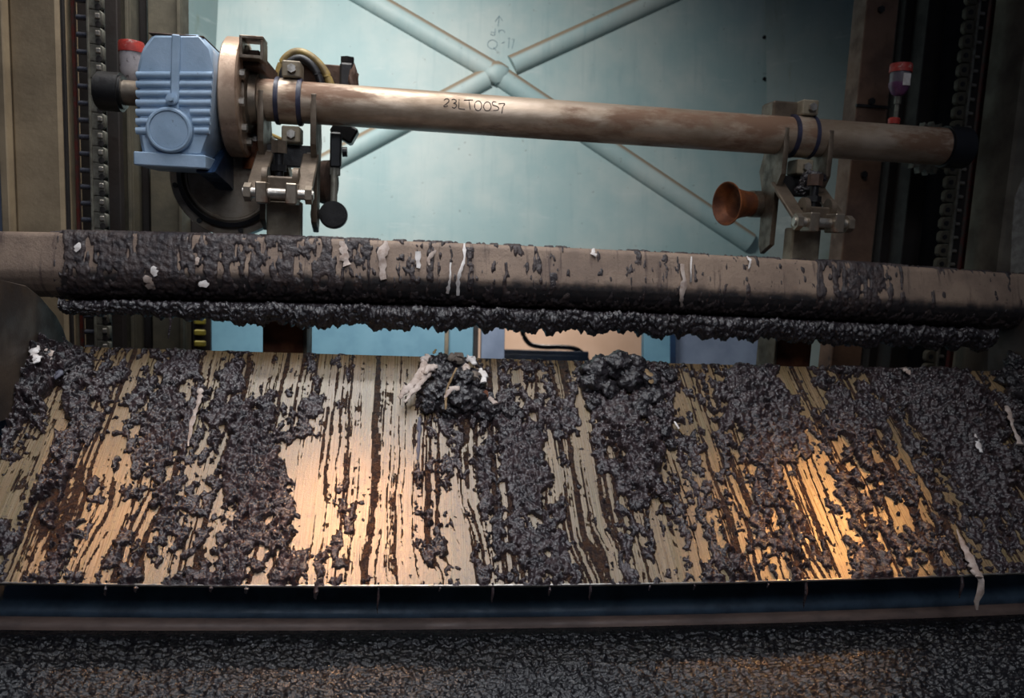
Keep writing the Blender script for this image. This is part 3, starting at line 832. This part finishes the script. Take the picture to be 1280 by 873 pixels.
# ================================================================== DEBRIS BEAM
BY = 2.95
bx = [(-180, 288), (0, 290), (80, 290), (320, 295), (500, 302), (640, 308), (780, 314), (960, 322), (1120, 332), (1280, 343), (1420, 353)]
BX = np.array([rp(x_, y_, BY).x for x_, y_ in bx]); BZ = np.array([rp(x_, y_, BY).z for x_, y_ in bx])
bz_fit = np.polyfit(BX, BZ, 3)
ztop = lambda x_: np.polyval(bz_fit, x_)
prof_f = [(.20, -.01), (.17, .0), (.055, .0), (.045, -.003), (.036, -.012), (.012, -.085), (.004, -.112), (.0, -.132), (.003, -.155), (.016, -.18), (.04, -.204), (.075, -.222), (.12, -.232), (.17, -.236), (.20, -.225)]
XL, XR = BX[0], BX[-1]


def prof_grid(prof, n, x0, x1, nx):
    P2 = np.array(prof); s = np.r_[0, np.cumsum(np.hypot(*np.diff(P2, axis=0).T))]; ss = np.linspace(0, s[-1], n)
    yy = np.interp(ss, s, P2[:, 0]); zz = np.interp(ss, s, P2[:, 1])
    ty, tz = np.gradient(yy), np.gradient(zz); L = np.hypot(ty, tz)
    ny_, nz_ = tz / L, -ty / L                # outward (towards -Y on the front)
    xs = np.linspace(x0, x1, nx); P = np.zeros((n, nx, 3)); N = np.zeros((n, nx, 3))
    P[..., 0] = xs; P[..., 1] = BY + yy[:, None]; P[..., 2] = zz[:, None] + ztop(xs)
    N[..., 1] = ny_[:, None]; N[..., 2] = nz_[:, None]
    return P, N, ss


beam = thing('scraper_beam', 'long silted steel beam with a muddy lip crossing above the sloping chute', 'beam', (.5, BY + .1, float(ztop(.5)) - .12))
nB, nX = 90, 1300
P, N, ss = prof_grid(prof_f, nB, XL, XR, nX)
PXg, PYg = project(P.reshape(-1, 3)); PXg, PYg = PXg.reshape(nB, nX), PYg.reshape(nB, nX)
depth = -(P[..., 2] - ztop(P[..., 0]))
U, V = P[..., 0], np.repeat(ss[:, None], nX, 1)
low = np.clip((depth - .118) / .03 + (fnoise(nB, nX, 10, 10, seed=2) - .5) * .5, 0, 1)  # darkens the lower curve: mud, and shade from overhead light put into the colour
cov = np.interp(PXg, [60, 72, 82, 200, 300, 420, 470, 560, 700, 1015, 1030, 1110, 1145, 1155, 1300], [0, .15, .95, .9, .85, .66, .42, .28,   .1, .07, .8, .82, .1, .05, .05])
cov = cov * np.interp(depth, [0, .1, .135, .17, .22, .24], [1, .95, .8, .8, 1.0, 1])
cov = np.maximum(cov, np.where(PXg > 84, np.interp(depth, [.165, .2, .222], [0, .55, 1.0]), 0))
cov = np.maximum(cov, np.where(PXg > 78, np.interp(P[..., 1] - BY, [.03, .06], [0, .45]) * (depth < .02) * np.interp(PXg, [80, 500, 700], [1.6, 1, .5]), 0))
nz_ = .55 * fnoise(nB, nX, 22, 5, 2.4, 5) + .45 * fnoise(nB, nX, 5, 5, 2.2, 6); nz_ = np.argsort(np.argsort(nz_, axis=None)).reshape(nB, nX) / nz_.size
mg = cov - nz_
dome = 1 - np.minimum(1, worley(U, V, .022, 7)); dome2 = 1 - np.minimum(1, worley(U, V, .011, 8))
H = np.where(mg > 0, np.minimum(1, mg / .15) ** .6 * (.002 + dome * .005 * (.4 + cov) + dome2 * .003), np.maximum(-.004, mg * .03))
film = np.clip(low * np.where(PXg > 70, 1, .35) + .6 * np.clip(.5 - np.abs(PXg - 1128) / 40, 0, 1), 0, 1)
film = np.where(PXg < 76, low * .3, film)
sh = hf_mesh('shell', P, N, np.zeros((nB, nX)), beam_m, beam, cut=False, attrs={'film': film})
hf_mesh('sludge_crust', P, N, H, mud_br, beam)['kind'] = 'stuff'
MB().box((XL + .01, BY + .1, float(ztop(XL)) - .12), (.02, .18, .22), bev=0).done('end_cap', beam_m, beam)
# lip under the beam and the sludge hanging from it
lipx0, lipx1 = rp(76, 380, BY).x, rp(1240, 405, BY + .02).x
prof_l = [(.16, -.236), (.06, -.240), (-.012, -.246), (-.016, -.25), (-.016, -.262), (-.012, -.266), (.16, -.262)]
Pl, Nl, sl = prof_grid(prof_l, 26, lipx0, lipx1, 500)
hf_mesh('lip_bar', Pl, Nl, np.zeros((26, 500)), dark_steel, beam, cut=False)
prof_h = [(.05, -.238), (.012, -.243), (-.012, -.247), (-.018, -.254), (-.016, -.275), (-.006, -.30), (.012, -.312), (.05, -.30), (.09, -.28)]
n1, n2 = 60, 1300
Ph, Nh, sh_ = prof_grid(prof_h, n1, lipx0, lipx1, n2); U, V = Ph[..., 0], np.repeat(sh_[:, None], n2, 1)
ragged = (fnoise(n1, n2, 300, 9, 2.2, 21) - .5)
Ph[..., 2] += ragged * np.interp(sh_, [0, .04, .07, .2], [0, 0, 1, 1])[:, None] * .03
kx = np.interp(Ph[..., 0], [lipx0, lipx0 + .35, lipx0 + .8, lipx1], [.35, .6, .95, 1])
tz_ = ztop(Ph[..., 0]) - .25
Ph[..., 2] = np.where(Ph[..., 2] < tz_, tz_ + (Ph[..., 2] - tz_) * kx, Ph[..., 2])
d1 = 1 - np.minimum(1, worley(U, V, .02, 22)); d2 = 1 - np.minimum(1, worley(U, V, .009, 23))
hf_mesh('lip_sludge', Ph, Nh, (d1 * .013 + d2 * .006) * np.interp(sh_, [0, .03, .05, 1], [.15, .4, 1, 1])[:, None] - .002, mud_dk, beam, cut=False)['kind'] = 'stuff'
segs = [(Vector(p_), Vector(q_)) for p_, q_ in zip(prof_f[2:], prof_f[3:])]


def bp(px, py, h=.004):                       # point on the beam's front under a pixel
    d = ray(px, py); x0 = rp(px, py, BY).x; zt = float(ztop(x0)); best = None
    for p_, q_ in segs:
        for i in range(12):
            s_ = p_.lerp(q_, i / 12); Q = Vector((d.x / d.y * (BY + s_.x), BY + s_.x, zt + s_.y)); e_ = abs(d.z / d.y * Q.y - Q.z)
            if best is None or e_ < best[0]: best = (e_, Q)
    return best[1] + Vector((0, -h, h * .2))


def scrap(name, pts, ws, to3, mat, label, cat, nrm=(0, -1, .2), flat=.16, group=None, parent=None, n=5, h=.012, seed=1):
    P_ = spline([to3(*p_, h) for p_ in pts], n); W_ = np.interp(np.linspace(0, 1, len(P_)), np.linspace(0, 1, len(ws)), ws)
    rg = random.Random(seed + int(pts[0][0])); Q = [p_ + Vector((rg.uniform(-1, 1), rg.uniform(-.6, .2), rg.uniform(-.4, .4))) * float(w_) * .35 for p_, w_ in zip(P_, W_)]
    o = MB().tube(Q, [max(.0012, float(w_) * 1.15 * rg.uniform(.55, 1.35)) for w_ in W_], 8, flat, nrm).done(name, mat, parent, smooth=80)
    if parent is None: tag(o, label, cat, group)
    return o


G1 = 'paper scraps stuck on the beam'
for pts, ws, mt, lab in (
        ([(101, 303), (96, 316)], (.002, .012, .005), whitem, 'small white scrap near the left end of the muddy beam'),
        ([(192, 334), (196, 346)], (.004, .012, .008), whitem, 'white scrap on the beam just above a ragged grey flap'),
        ([(184, 345), (190, 358), (195, 366)], (.008, .014, .003), ragm, 'ragged grey flap hanging on the lower left of the beam'),
        ([(249, 356), (263, 355)], (.006, .014, .005), whitem, 'round white blotch low on the muddy beam face'),
        ([(248, 322), (247, 332)], (.003, .008, .004), ragm, 'small pale scrap midway up the muddy beam right of the grey flap'),
        ([(428, 302), (431, 318), (434, 332)], (.006, .014, .012), ragm, 'crumpled pale scrap at the beam top right of the round hanging weight'),
        ([(484, 302), (478, 322), (479, 350)], (.006, .016, .010), ragm, 'longest broad pale smear down the beam face'),
        ([(523, 315), (523, 336)], (.010, .009, .006), whitem, 'oval white scrap right of the broad pale smear'),
        ([(545, 314), (536, 324), (537, 332)], (.004, .008, .005), ragm, 'small forked pale scrap left of the long white drips'),
        ([(580, 305), (580, 325), (573, 345), (572, 370)], (.005, .005, .007, .004), whitem, 'longest white drip running from the beam top'),
        ([(563, 328), (562, 350), (559, 368)], (.003, .004, .006), whitem, 'short white drip just left of the longest white drip'),
        ([(742, 311), (740, 319)], (.004, .012), whitem, 'tiny white tooth-shaped scrap at the beam top centre'),
        ([(851, 330), (853, 350), (851, 372), (851, 384)], (.008, .010, .009, .004), ragm, 'thick white drip on the beam, left of a twin thin one'),
        ([(863, 322), (862, 350), (863, 388)], (.003, .004, .003), whitem, 'thin white drip on the beam right of the thick one'),
        ([(932, 320), (936, 328), (934, 337)], (.003, .005, .002), whitem, 'thin white curl at the beam top below the right bracket')):
    scrap('paper_scrap', pts, ws, bp, mt, lab, 'scrap', group=G1)
q = bp(212, 392, -.01)
scrap('sludge_drip', [(212, 392), (213, 404), (210, 424)], (.006, .004, .002), lambda x_, y_, h_: rp(x_, y_, BY - .03), mud, 'thin grey drip hanging from the beam lip near its left end', 'drip')

# ================================================================== CHUTE
T = rp(640, 448.5, 3.0); SD = Vector((0, -math.cos(SLOPE), -math.sin(SLOPE))); SN = Vector((0, -math.sin(SLOPE), math.cos(SLOPE)))


def pp(px, py, h=0.):
    d = ray(px, py); return d * ((T.dot(SN) + h) / d.dot(SN))


topx = [(60, 432), (320, 441), (640, 449), (960, 457), (1262, 465)]; botx = [(-330, 722), (0, 730), (320, 732.5), (640, 733.5), (960, 727.5), (1280, 717.5), (1500, 706)]
tp = [pp(*p_) for p_ in topx]; bt = [pp(*p_) for p_ in botx]
ft = np.polyfit([p_.x for p_ in tp], [(p_ - T).dot(SD) for p_ in tp], 2); fb = np.polyfit([p_.x for p_ in bt], [(p_ - T).dot(SD) for p_ in bt], 2)
CX0, CX1 = tp[0].x, tp[-1].x
CORG = T + SD * .5
ch = thing('discharge_chute', 'sloping steel chute plate smeared with tan slurry and dark sludge', 'chute', CORG)
ny, nx = 380, 1320
xs = np.linspace(CX0, CX1, nx); v0, v1 = np.polyval(ft, xs), np.polyval(fb, xs); tt = np.linspace(0, 1, ny)[:, None]
VV = v0 + (v1 - v0) * tt; UU = np.repeat(xs[None], ny, 0)
P = np.array(T)[None, None] * np.array([0, 1, 1]) + VV[..., None] * np.array(SD); P[..., 0] = UU
N = np.broadcast_to(np.array(SN), P.shape)
PX, PY_ = (a_.reshape(ny, nx) for a_ in project(P.reshape(-1, 3)))

ROWS = [
 "9999642445386334"+"33343444"+"00000000"+"00000000"+"00000000"+"00000000"+"00000000",
 "9999963553884354"+"23454523"+"11488434"+"47141999"+"83545467"+"33376276"+"89942239",
 "9999755835852563"+"13352513"+"22598635"+"76336877"+"96356589"+"72287367"+"99984239",
 "9982976478474463"+"54251413"+"22499846"+"76538868"+"98146589"+"94178466"+"89997439",
 "9632963356877988"+"84650413"+"22778975"+"65765877"+"98416679"+"95279655"+"69998757",
 "7413883456976688"+"94634142"+"22353678"+"85852777"+"58614778"+"98468756"+"58998855",
 "5303972366983578"+"95521402"+"21516167"+"89722588"+"76561589"+"77457936"+"48989864",
 "2039852566982388"+"97222413"+"21426276"+"89622569"+"82752368"+"64455844"+"45889876",
 "1399550644952587"+"98202413"+"11766294"+"69813469"+"93555337"+"52235668"+"46568886",
 "1598461655734488"+"99502423"+"11643183"+"58713346"+"74455447"+"72226558"+"37558887",
 "0496445257864387"+"98602433"+"11411193"+"58812555"+"24426546"+"74224567"+"46647887",
 "2666542536865288"+"86602443"+"11621182"+"35811555"+"53526645"+"67332566"+"55844776",
 "7537633644654286"+"66812442"+"12762274"+"64821453"+"61444855"+"67343576"+"74752564",
 "5157634667564486"+"68823342"+"12651175"+"76732353"+"31316965"+"58343577"+"75662454",
 "4367634663266586"+"57824442"+"22311155"+"57742353"+"52216986"+"38433577"+"67672343",
 "4267545673266386"+"57824442"+"22322163"+"56652354"+"32215987"+"47433577"+"66782332"]
CG = np.array([[int(c_) for c_ in r_] for r_ in ROWS], float) / 9
CG[0, 16:] = CG[1, 16:]
wx = (fnoise(ny, nx, 40, 22, 2.4, 31) - .5) * 22; wy = (fnoise(ny, nx, 60, 30, 2.4, 32) - .5) * 26
cov = sample_grid(CG, 0, 420, 20, PX + wx, PY_ + wy)
cov = np.where(PX < -5, .45 + .3 * np.sin(PX / 40), cov); cov = np.where(PX > 1285, .4, cov)
cov0 = cov; cov = np.clip(.5 + (cov - .5) * 1.25, 0, 1)
# how much each place is combed into thin streaks instead of clods
STK = [(455, 590, 78, 200, 1), (110, 650, 75, 110, .9), (745, 640, 35, 120, .9), (1010, 640, 60, 110, .8), (1140, 640, 70, 100, .6), (925, 650, 30, 110, .5), (250, 690, 50, 60, .6),
       (400, 470, 150, 40, .8), (190, 470, 50, 40, .5), (700, 460, 60, 40, .5), (860, 490, 50, 50, .5), (990, 480, 40, 60, .5)]
sk = np.zeros_like(cov)
for a_, b_, ra, rb, w_ in STK: sk = np.maximum(sk, w_ * np.clip(1.6 - 1.3 * np.sqrt(((PX - a_) / ra) ** 2 + ((PY_ - b_) / rb) ** 2), 0, 1))
bx_ = fnoise(ny, nx, 14, 9, 2.6, 41); by_ = fnoise(ny, nx, 6, 5, 2.2, 42); bl_ = fnoise(ny, nx, 90, 10, 2.6, 43); stn = fnoise(ny, nx, 300, 4, 2.6, 44); stf = fnoise(ny, nx, 260, 2, 2.4, 45)
wsh = fnoise(ny, nx, 120, 60, 3, 46) - .5
sh_i = np.clip(np.arange(nx)[None] + (wsh * 20 * np.linspace(.2, 1, ny)[:, None]).astype(int), 0, nx - 1); rows_i = np.arange(ny)[:, None]
stn, stf, bl_ = stn[rows_i, sh_i], stf[rows_i, sh_i], bl_[rows_i, sh_i]
rank = lambda a_: (np.argsort(np.argsort(a_, axis=None)).reshape(a_.shape) / a_.size)
blob = rank(.42 * bx_ + .28 * by_ + .30 * bl_); stre = rank(.5 * stn + .5 * stf + .16 * by_ + .16 * bx_)
mB = cov + .0 - blob - sk * .28
U, V = UU, VV
dome = 1 - np.minimum(1, worley(U + .01 * (bx_ - .5), V, .027, 51)); dome2 = 1 - np.minimum(1, worley(U, V, .013, 52))
thick = .3 + .9 * cov ** 2
EXTRA = [(25, 470, 65, 50, .05), (5, 440, 50, 30, .06), (60, 445, 30, 18, .03), (1278, 500, 22, 90, .05), (1190, 500, 60, 45, .022), (900, 500, 40, 30, .012), (1060, 470, 30, 40, .018), (1075, 560, 30, 50, .015),
         (935, 490, 25, 50, .018), (800, 550, 30, 40, .02), (817, 600, 16, 36, .025), (50, 590, 25, 60, .012), (300, 560, 40, 80, .01), (640, 530, 40, 30, .012)]
ex = np.zeros_like(cov)
for a_, b_, ra, rb, h_ in EXTRA: ex += h_ * np.exp(-((PX - a_) / ra) ** 2 - ((PY_ - b_) / rb) ** 2)
H = np.where(mB > 0, np.minimum(1, mB / .13) ** .55 * (.0025 + dome * .02 * thick + dome2 * .006) + np.minimum(1, mB / .2) * ex * (.4 + 1.0 * fnoise(ny, nx, 16, 12, 2.4, 61)),
             np.maximum(-.004, mB * .04))
edge = np.clip((1 - tt) * 60, 0, 1) * np.clip(tt * 40 + .35, 0, 1); H = np.where(H > 0, H * np.clip(edge, .1, 1), H)
fm = cov0 * .75 + .27 - stre - (1 - sk) * .3
film = np.clip(fm / .2 + .35, 0, 1) * (.8 + .2 * rank(stf + .6 * by_))
film = np.maximum(film, np.clip(.9 * (mB + .035) / .03, 0, .9))
hf_mesh('plate', P, N, np.zeros((ny, nx)), chute_m, ch, cut=False, attrs={'film': film, 'streak': sk})
hf_mesh('sludge_layer', P, N, H, mud, ch)['kind'] = 'stuff'
# plate thickness: underside and bottom lip
Pb = np.stack([P[-1, ::12] + 0, P[-1, ::12] - np.array(SN) * .008, P[-1, ::12] - np.array(SN) * .008 - np.array(SD) * .5])
hf_mesh('underside', Pb, np.zeros_like(Pb), np.zeros(Pb.shape[:2]), bright, ch, cut=False)
Pt = np.stack([P[0, ::12] - np.array(SN) * .03, P[0, ::12] - np.array(SN) * .004, P[0, ::12]])
hf_mesh('top_edge', Pt, np.zeros_like(Pt), np.zeros(Pt.shape[:2]), steel, ch, cut=False)
for px, ln, w_ in ((132, 14, .005), (170, 10, .006), (264, 9, .006), (308, 11, .007), (395, 18, .008), (473, 36, .004), (550, 8, .003), (616, 22, .005), (687, 14, .005), (738, 20, .005), (812, 10, .004),
                   (868, 10, .004), (960, 9, .004), (1008, 34, .006), (1203, 26, .006)):
    yb = np.interp(px, [b_[0] for b_ in botx], [b_[1] for b_ in botx]); p_ = pp(px, yb - 1, .001); k_ = p_.length / F
    MB().tube([p_ + Vector((0, .006, .006)), p_ + Vector((.001, -.004, -ln * k_ * .4)), p_ + Vector((-.002, -.002, -ln * k_ * .8)), p_ + Vector((0, 0, -ln * k_))], [w_ * .7, w_, w_ * .6, w_ * .2], 7).done('sludge_drip', mud, ch)


Pe = np.stack([P[-1, ::12] - np.array(SD) * .005 + np.array(SN) * .0012, P[-1, ::12] + np.array(SN) * .0012, P[-1, ::12] - np.array(SN) * .004])
hf_mesh('worn_edge', Pe, np.zeros_like(Pe), np.zeros(Pe.shape[:2]), bright, ch, cut=False)


# side walls of the chute
def sidewall(pts, x, th, name_label):
    q = [rx(a_, b_, x) for a_, b_ in pts]
    t = thing('side_plate', name_label, 'plate', sum(q, Vector()) / len(q))
    MB().prism([(v_.y, v_.z) for v_ in q], 'x', x, x + th, .004).done('sheet', sidem, t); return t


slp = sidewall([(86, 500), (85, 428), (79, 410), (70, 395), (52, 372), (33, 357), (0, 350), (-60, 352), (-200, 400), (-560, 640), (-560, 800), (-100, 560)], CX0 - .004, -.02, 'dark rounded side plate of the chute at the left under the beam')
sidewall([(1234, 480), (1234, 425), (1240, 408), (1252, 396), (1275, 391), (1340, 395), (1560, 480), (1560, 780), (1330, 560)], CX1 + .004, .02, 'dark rounded side plate of the chute at the right under the beam')

# big debris clumps on the top edge
rotP = Matrix((Vector((1, 0, 0)), SD, SN)).transposed()


def clump(name, label, lumps, mat, amp=.5, fr=3.6):
    c = pp(lumps[0][0], lumps[0][1]); t = thing(name, label, 'debris', c)
    m_ = MB()
    for i, (x_, y_, r_, h_) in enumerate(lumps): m_.lump(pp(x_, y_, h_), (r_, r_ * 1.0, r_ * .8), i + 3, 4, amp, fr, rotP)
    m_.done('sludge_lump', mat, t, smooth=60); return t


k1 = clump('rag_clump', 'tangled clump of dark sludge and pale rags on the chute top edge', [(548, 492, .05, .03), (572, 500, .055, .03), (597, 503, .05, .025), (556, 470, .045, .035), (580, 474, .04, .035), (597, 478, .03, .03), (540, 462, .03, .025), (563, 512, .04, .015), (537, 505, .035, .015), (612, 515, .04, .015), (640, 520, .035, .01), (552, 452, .03, .02)], mud_dk)
R1 = lambda x_, y_, h_: pp(x_, y_, h_)
for i, (pts, ws, h_, mt) in enumerate((
        ([(530, 452), (525, 470), (514, 483), (503, 492), (500, 499)], (.012, .018, .014, .012, .004), .045, ragm), ([(541, 460), (532, 470), (524, 482), (514, 493), (506, 503)], (.016, .014, .010, .007, .003), .05, ragm),
        ([(546, 458), (537, 460), (531, 468)], (.008, .014, .006), .062, ragm), ([(571, 460), (564, 474), (558, 490), (557, 512)], (.003, .003, .004, .003), .085, twig),
        ([(575, 486), (566, 485), (559, 492), (556, 500)], (.008, .011, .008, .003), .085, ragm), ([(585, 447), (591, 450), (594, 456)], (.012, .014, .006), .05, whitem),
        ([(600, 461), (604, 468), (604, 478)], (.008, .013, .008), .045, whitem), ([(584, 456), (582, 464)], (.016, .012), .055, ragm), ([(536, 444), (530, 450), (527, 454)], (.010, .012, .006), .045, ragm),
        ([(562, 446), (570, 447), (575, 453)], (.018, .022, .014), .04, pm('grey_fluff', srgb(128, 116, 104), srgb(96, 84, 76), 30, .9, 0, .9, 80)), ([(542, 442), (545, 437)], (.006, .003), .05, yel),
        ([(601, 492), (611, 493)], (.010, .014), .055, rust), ([(612, 497), (619, 505)], (.006, .009), .045, ragm), ([(596, 466), (593, 473)], (.016, .014), .05, pm('grey_fluff', None, None)))):
    scrap('rag', pts, ws, R1, mt, None, None, nrm=tuple(SN), flat=.45, parent=k1, h=h_ + .006, seed=i)
k2 = clump('sludge_clump', 'tall black sludge clump standing up on the chute top edge', [(748, 462, .055, .04), (772, 455, .055, .055), (795, 458, .045, .05), (788, 472, .05, .035), (812, 478, .045, .025), (740, 480, .045, .02), (760, 488, .04, .015), (818, 495, .035, .02), (800, 512, .035, .015), (742, 505, .03, .01), (825, 520, .03, .012),
            (828, 540, .03, .01), (835, 470, .03, .012), (806, 498, .03, .02), (838, 556, .02, .01)], mud_dk, .42, 2.6)
scrap('straw_scrap', [(806, 462), (812, 470), (815, 480)], (.006, .012, .005), R1, twig, None, None, nrm=tuple(SN), parent=k2, h=.06)
k3 = clump('sludge_clump', 'black sludge heap in the upper left corner of the chute', [(10, 462, .06, .03), (35, 455, .05, .03), (62, 452, .045, .02), (20, 490, .05, .015), (-15, 480, .07, .03), (85, 462, .035, .01), (45, 478, .04, .01), (5, 435, .06, .03)], mud_dk)
k4 = clump('sludge_clump', 'black sludge heap in the upper right corner of the chute', [(1268, 478, .05, .02), (1278, 500, .055, .03), (1285, 535, .05, .03), (1262, 468, .03, .02), (1275, 455, .05, .05), (1290, 570, .05, .02)], mud_dk)
k5 = clump('sludge_clump', 'low dark sludge tongue below the tall clump on the chute', [(815, 600, .032, .012), (822, 614, .025, .01), (805, 588, .03, .01), (832, 622, .016, .008), (836, 640, .01, .006), (838, 656, .009, .004)], mud)

for pts, ws, mt, lab, h_ in (
        ([(36, 430), (43, 436), (42, 444), (47, 450), (44, 454)], (.008, .016, .010, .012, .006), whitem, 'largest white scrap on the sludge in the upper left corner', .085),
        ([(26, 440), (30, 445)], (.006, .010), whitem, 'small white scrap left of the largest white corner scrap', .08),
        ([(57, 437), (64, 442), (61, 450)], (.005, .012, .006), ragm, 'small grey-white scrap right of the largest white corner scrap', .06),
        ([(66, 466), (73, 470), (75, 462)], (.008, .014, .006), pm('grey_scrap', srgb(92, 92, 104), srgb(80, 78, 90), 20, .6, 0, .3), 'bluish grey scrap below the white corner scraps', .035),
        ([(249, 486), (251, 490), (247, 506), (240, 528), (235, 558)], (.007, .008, .006, .006, .003), ragm, 'long thin pale strip lying on the left part of the chute', .02),
        ([(1128, 460), (1137, 466)], (.012, .014), ragm, 'small pink chip at the chute top edge right of centre', .04),
        ([(1258, 508), (1263, 522), (1266, 534), (1276, 556)], (.008, .010, .004, .012), ragm, 'drooping pale strip near the right side of the chute', .05),
        ([(1218, 543), (1221, 552), (1227, 566)], (.005, .010, .006), whitem, 'small white smear on the dark sludge left of the drooping strip', .022),
        ([(1196, 662), (1205, 685), (1217, 708), (1223, 722)], (.003, .010, .014, .010), ragm, 'long pale rag lying on the lower right of the chute', .02),
        ([(845, 532), (855, 543)], (.003, .005), twig, 'short pale straw on the chute below the tall clump', .022),
        ([(843, 527), (849, 536)], (.003, .004), whitem, 'tiny white sliver beside the short pale straw', .028),
        ([(524, 522), (524, 545), (522, 575)], (.006, .007, .003), pm('grey_scrap', None, None), 'grey slimy strip hanging below the rag clump', .006)):
    scrap('scrap', pts, ws, R1, mt, lab, 'scrap', nrm=tuple(SN), flat=.4, h=h_)
# tail of the long pale rag, hanging over the bottom edge
e0 = pp(1223, 717, .012); kz = e0.length / F
tag(MB().tube([e0, e0 + Vector((.004, -.012, -.02)), e0 + Vector((.006, -.012, -.06)), e0 + Vector((-.002, -.01, -.09)), e0 + Vector((.006, -.008, -.12))], [.012, .011, .014, .010, .004], 8, .45, (0, -1, 0)).done('rag_tail', ragm, smooth=80),
    'twisted rag end hanging over the chute bottom edge at the right', 'rag')

# ================================================================== TROUGH UNDER THE CHUTE
tr = thing('sludge_trough', 'dark trough full of black wet sludge below the chute', 'trough', rp(640, 800, 2.35))
RY = 2.44
def line_z(pxs, y): q = [rp(a_, b_, y) for a_, b_ in pxs]; return np.polyfit([v_.x for v_ in q], [v_.z for v_ in q], 2)
f1 = line_z([(0, 762), (640, 764), (1280, 744)], RY); f2 = line_z([(0, 776), (640, 777), (1280, 759)], RY - .02); f3 = line_z([(0, 790), (640, 788), (1280, 770)], RY - .06)
xs = np.linspace(-2.0, 2.6, 60)


def stripmesh(rows, name, mat):
    P_ = np.array([[(x_, y_, np.polyval(f_, x_) + dz) for x_ in xs] for f_, y_, dz in rows]); return hf_mesh(name, P_, np.zeros_like(P_), np.zeros(P_.shape[:2]), mat, tr, cut=False)


stripmesh([(f1, RY + .55, .45), (f1, RY + .25, .22), (f1, RY + .02, .01), (f1, RY, 0), (f2, RY, 0), (f2, RY + .06, -.01)], 'back_rail', petrol)
stripmesh([(f2, RY + .03, 0.004), (f2, RY - .02, .004), (f3, RY - .035, 0), (f3, RY - .02, -.06)], 'rim', rimm)
n1, n2 = 230, 700
xx = np.linspace(-1.7, 2.6, n2); s_ = np.linspace(0, 1, n1)[:, None]
P = np.zeros((n1, n2, 3)); P[..., 0] = xx
P[..., 1] = RY - .04 - s_ * .62; P[..., 2] = np.polyval(f3, xx) - .006 - s_ * .2
Nn = np.broadcast_to(np.array(Vector((0, -.3, .95))), P.shape)
U, V = P[..., 0], P[..., 1]
wv = 1 - np.minimum(1, worley(U, V, .026, 71)); wv2 = 1 - np.minimum(1, worley(U * .8, V * 1.3, .014, 72)); lw = fnoise(n1, n2, 12, 16, 2.2, 73)
hf_mesh('sludge_bed', P, Nn, (wv * .011 + wv2 * .013 + lw * .01) * np.clip(s_ * 12, 0.05, 1), bed_m, tr, cut=False)['kind'] = 'stuff'
MB().box((.45, RY - .3, rp(640, 860, 2.2).z - .42), (4.9, .7, .5), bev=.01).done('tub', dark_steel, tr)

# warm hall lamps high above the chute, placed where their gleam falls on its lower edge
def gleam(px, py, dist, power, size, aim=655):
    p_ = pp(px, py); d = ray(px, py).normalized(); r_ = d - SN * (2 * d.dot(SN)); w_ = W(p_ + r_ * dist)
    lamp('warm_hall_lamp', 'AREA', w_, W(pp(px, aim)), power, (1, .47, .15), size, spread=16)


gleam(432, 696, 3.0, 1.2, .2); gleam(1024, 706, 3.2, 1.35, .2); gleam(128, 665, 3.1, .5, .2)
